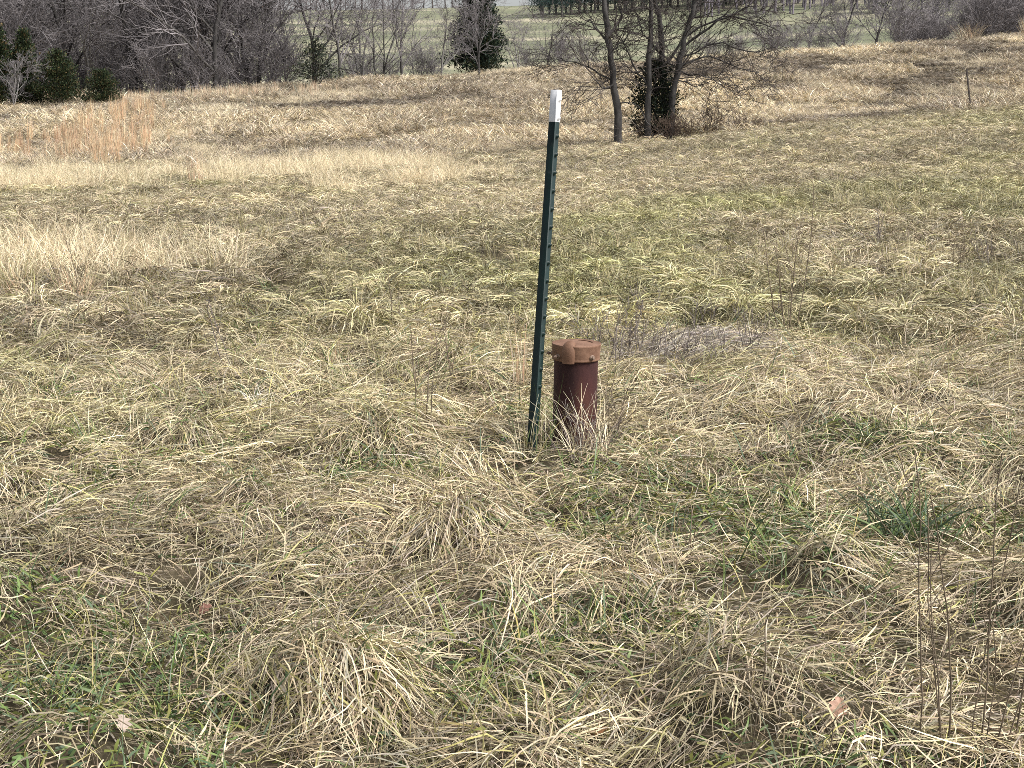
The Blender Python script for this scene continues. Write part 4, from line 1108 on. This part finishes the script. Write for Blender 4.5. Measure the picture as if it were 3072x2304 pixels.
for i, (px, py, H, st, sp, mt, lab) in enumerate(((2880, 830, 0.42, 9, 0.28, M_STALK, 'dark bushy dead weed in the right middle field'), (2970, 800, 0.30, 7, 0.5, M_STALKG, 'pale grey dead weed right of the dark bushy one'),
        (2640, 750, 0.40, 6, 0.2, M_STALKG, 'grey upright weed stalks in the upper right field'), (2740, 780, 0.38, 5, 0.2, M_STALK, 'thin brown weed left of the dark bushy one'),
        (2035, 1700, 0.26, 2, 0.05, M_STALK, 'short dark upright stalk in the foreground right of centre'), (220, 1000, 0.62, 2, 0.06, M_STALK, 'thin dark stalk rising from the pale grass bank on the left'),
        (295, 990, 0.30, 1, 0.1, M_STALK, 'short dark stalk at the foot of the pale grass bank'), (1290, 1290, 0.55, 3, 0.1, M_STALK, 'thin weed stalks left of the post'), (1190, 1010, 0.5, 3, 0.15, M_STALK, 'faint thin stalks in the field left of the post'),
        (685, 1110, 0.45, 2, 0.25, M_STALKG, 'slanting pale stalk in the left middle field'), (1365, 1180, 0.42, 2, 0.1, M_STALK, 'single dark stalk between post and left field'))):
    weed(730 + i, hit(px, py), H, st, sp, mt, lab, twigs=(3, 6), gn=0.08, r=0.0030)
for i, (px, py, H, st, ln, lab) in enumerate(((2755, 2270, 0.85, 2, -0.04, 'tall brown weed stalk in the right foreground, leftmost of its group'), (2860, 2290, 0.78, 4, 0.0, 'cluster of tall brown weed stalks in the lower right corner'),
        (2960, 2300, 0.62, 3, 0.1, 'leaning brown weed stalks close to the lower right corner'), (3060, 2300, 0.7, 2, 0.05, 'brown weed stalks cut by the right edge at the bottom'), (2290, 2260, 0.36, 1, 0.12, 'short dark slanting stalk at the bottom right of centre'), (2470, 2330, 0.16, 1, 0.0, 'stubby dark stalk at the bottom edge'))):
    weed(750 + i, hit(px, py), H, st, 0.12, M_STALK, lab, twigs=(1, 3), r=0.0022, lean=(ln, 0))
# curly twigs in front of the casing
weed(770, (WELL.x + 0.02, WELL.y - 0.19, h1(WELL.x, WELL.y - 0.19)), 0.30, 18, 0.55, M_STALKG, 'curly grey twigs in front of the rusty well casing', r=0.0018, gn=0.34, twigs=(2, 4))
weed(771, (WELL.x + 0.14, WELL.y - 0.06, h1(WELL.x + 0.14, WELL.y - 0.06)), 0.36, 7, 0.16, M_STALK, 'thin stalks hugging the right side of the well casing', r=0.0014, gn=0.1)

# single grass tufts that stand out
def tuft(seed, pos, m, H, w, mix, label, th=(0.0, 0.3, 0.2, 0.9), r=0.04):
    g = np.random.default_rng(seed)
    pr = blades(g, m, 7, disc(g, m, r), g.uniform(0, 6.28, m), g.uniform(th[0], th[1], m), g.uniform(th[2], th[3], m), g.uniform(0.45, 1.0, m) * H, g.uniform(0.6, 1.2, m) * w, mix, 0.3, 1.2)
    o = mobj('grass_clump', np_mesh('grass_clump', *pr), M_PLAIN, None, pos); tag(o, label, 'grass clump')
tuft(801, hit(1562, 1180), 26, 0.42, 0.003, {'orange': 3, 'straw': 2}, 'slender orange grass tuft left of the green post', th=(0, 0.12, 0.05, 0.4))
tuft(802, hit(1002, 1110), 16, 0.22, 0.003, {'orange': 3, 'straw': 1}, 'small orange grass wisp in the left middle field', th=(0, 0.2, 0.1, 0.5))
tuft(803, hit(585, 565), 60, 0.75, 0.007, {'orange': 3, 'tan': 1}, 'lone orange grass tuft below the broomsedge patch', th=(0, 0.12, 0.05, 0.3), r=0.15)
tuft(804, hit(230, 925), 90, 0.38, 0.0028, {'orange': 3, 'tan': 1, 'brown': 1}, 'reddish grass tuft in the pale bank, right of the edge one', th=(0.1, 0.7, 0.4, 1.2), r=0.12)
tuft(805, hit(40, 915), 80, 0.34, 0.0028, {'orange': 3, 'tan': 1, 'brown': 1}, 'reddish grass tuft in the pale bank at the left edge', th=(0.1, 0.7, 0.4, 1.2), r=0.12)
tuft(806, hit(765, 1225), 34, 0.16, 0.004, {'cream': 1}, 'small bleached white grass tuft in the left middle field', th=(0.3, 0.8, 1.2, 2.2))
tuft(807, hit(1605, 1385), 40, 0.34, 0.003, {'olive': 2, 'straw': 2, 'green': 2}, 'mixed grass tuft around the foot of the green post', th=(0, 0.4, 0.2, 1.2), r=0.06)
tuft(808, (WELL.x + 0.05, WELL.y - 0.24, h1(WELL.x + 0.05, WELL.y - 0.24)), 90, 0.34, 0.0030, {'straw': 3, 'tan': 2, 'grey': 1}, 'dry grass tuft before the foot of the well casing', th=(0.1, 0.6, 0.6, 1.6), r=0.1)
tuft(809, hit(2240, 855), 60, 0.16, 0.005, {'dkgreen': 3, 'blue': 1}, 'dark green grass clump in the right middle field', th=(0.2, 0.7, 0.8, 1.8), r=0.05)
tuft(810, hit(2720, 1640), 120, 0.30, 0.006, {'green': 2, 'dkgreen': 3, 'blue': 1}, 'largest dark green grass clump at right in the foreground', th=(0.1, 0.8, 0.8, 2.0), r=0.12)

# fallen leaves and a pale stone
def leaf(pos, s, rot, label, cols):
    g = np.random.default_rng(int(s * 1e5))
    n = 11; t = np.linspace(0, 1, n)
    w = (0.10 + 0.34 * np.sin(math.pi * t ** 0.9)) * (0.78 + 0.3 * np.cos(t * 6.28 * 3.2)); w[0] = 0.03; w[-1] = 0.05
    rows = []
    for i in range(n):
        for k in (-1, -0.5, 0, 0.5, 1):
            rows.append((t[i], w[i] * k, 0.12 * math.sin(t[i] * 3) + 0.25 * abs(k) * w[i] + 0.03 * g.normal()))
    V = np.array(rows) * s
    idx = np.arange(n * 5).reshape(n, 5)
    q = np.stack([idx[:-1, :-1], idx[:-1, 1:], idx[1:, 1:], idx[1:, :-1]], -1).reshape(-1, 4)
    C = np.array(cols)[None] * g.uniform(0.8, 1.15, (len(V), 1))
    o = mobj('fallen_leaf', np_mesh('fallen_leaf', V, q, C), M_PLAIN, None, pos); o.rotation_euler = rot
    tag(o, label, 'leaf')
for px, py, s, rot, lab, c in ((2505, 2205, 0.052, (0.3, -0.9, 1.2), 'pinkish brown curled oak leaf at the bottom right', (0.40, 0.24, 0.17)), (598, 1880, 0.042, (0.5, -0.5, 0.4), 'reddish brown fallen leaf in the left foreground', (0.24, 0.12, 0.09)),
                              (375, 2245, 0.044, (0.2, -0.6, 2.0), 'greyish fallen leaf at the bottom left', (0.36, 0.29, 0.24)), (1770, 2250, 0.045, (0.2, -0.3, 0.1), 'flat brown fallen leaf at the bottom centre', (0.22, 0.11, 0.05)), (1810, 1660, 0.036, (0.3, -0.4, 0.9), 'small tan fallen leaf in the central foreground', (0.36, 0.24, 0.15))):
    p = hit(px, py); p.z += 0.035
    leaf(p, s, rot, lab, c)
def stone():
    p = hit(2535, 308, 40, 200)
    g = np.random.default_rng(9)
    V, q = lathe([(0.001, 0.0), (0.16, 0.01), (0.2, 0.06), (0.15, 0.12), (0.001, 0.14)], 9)
    V = V * g.uniform(0.85, 1.15, V.shape) * np.array([1, 0.7, 1])
    o = mobj('pale_stone', np_mesh('pale_stone', V, q), M_STONE, None, p + Vector((0, -0.3, 0.12))); tag(o, 'single white stone on the brown slope at right', 'stone')
stone()
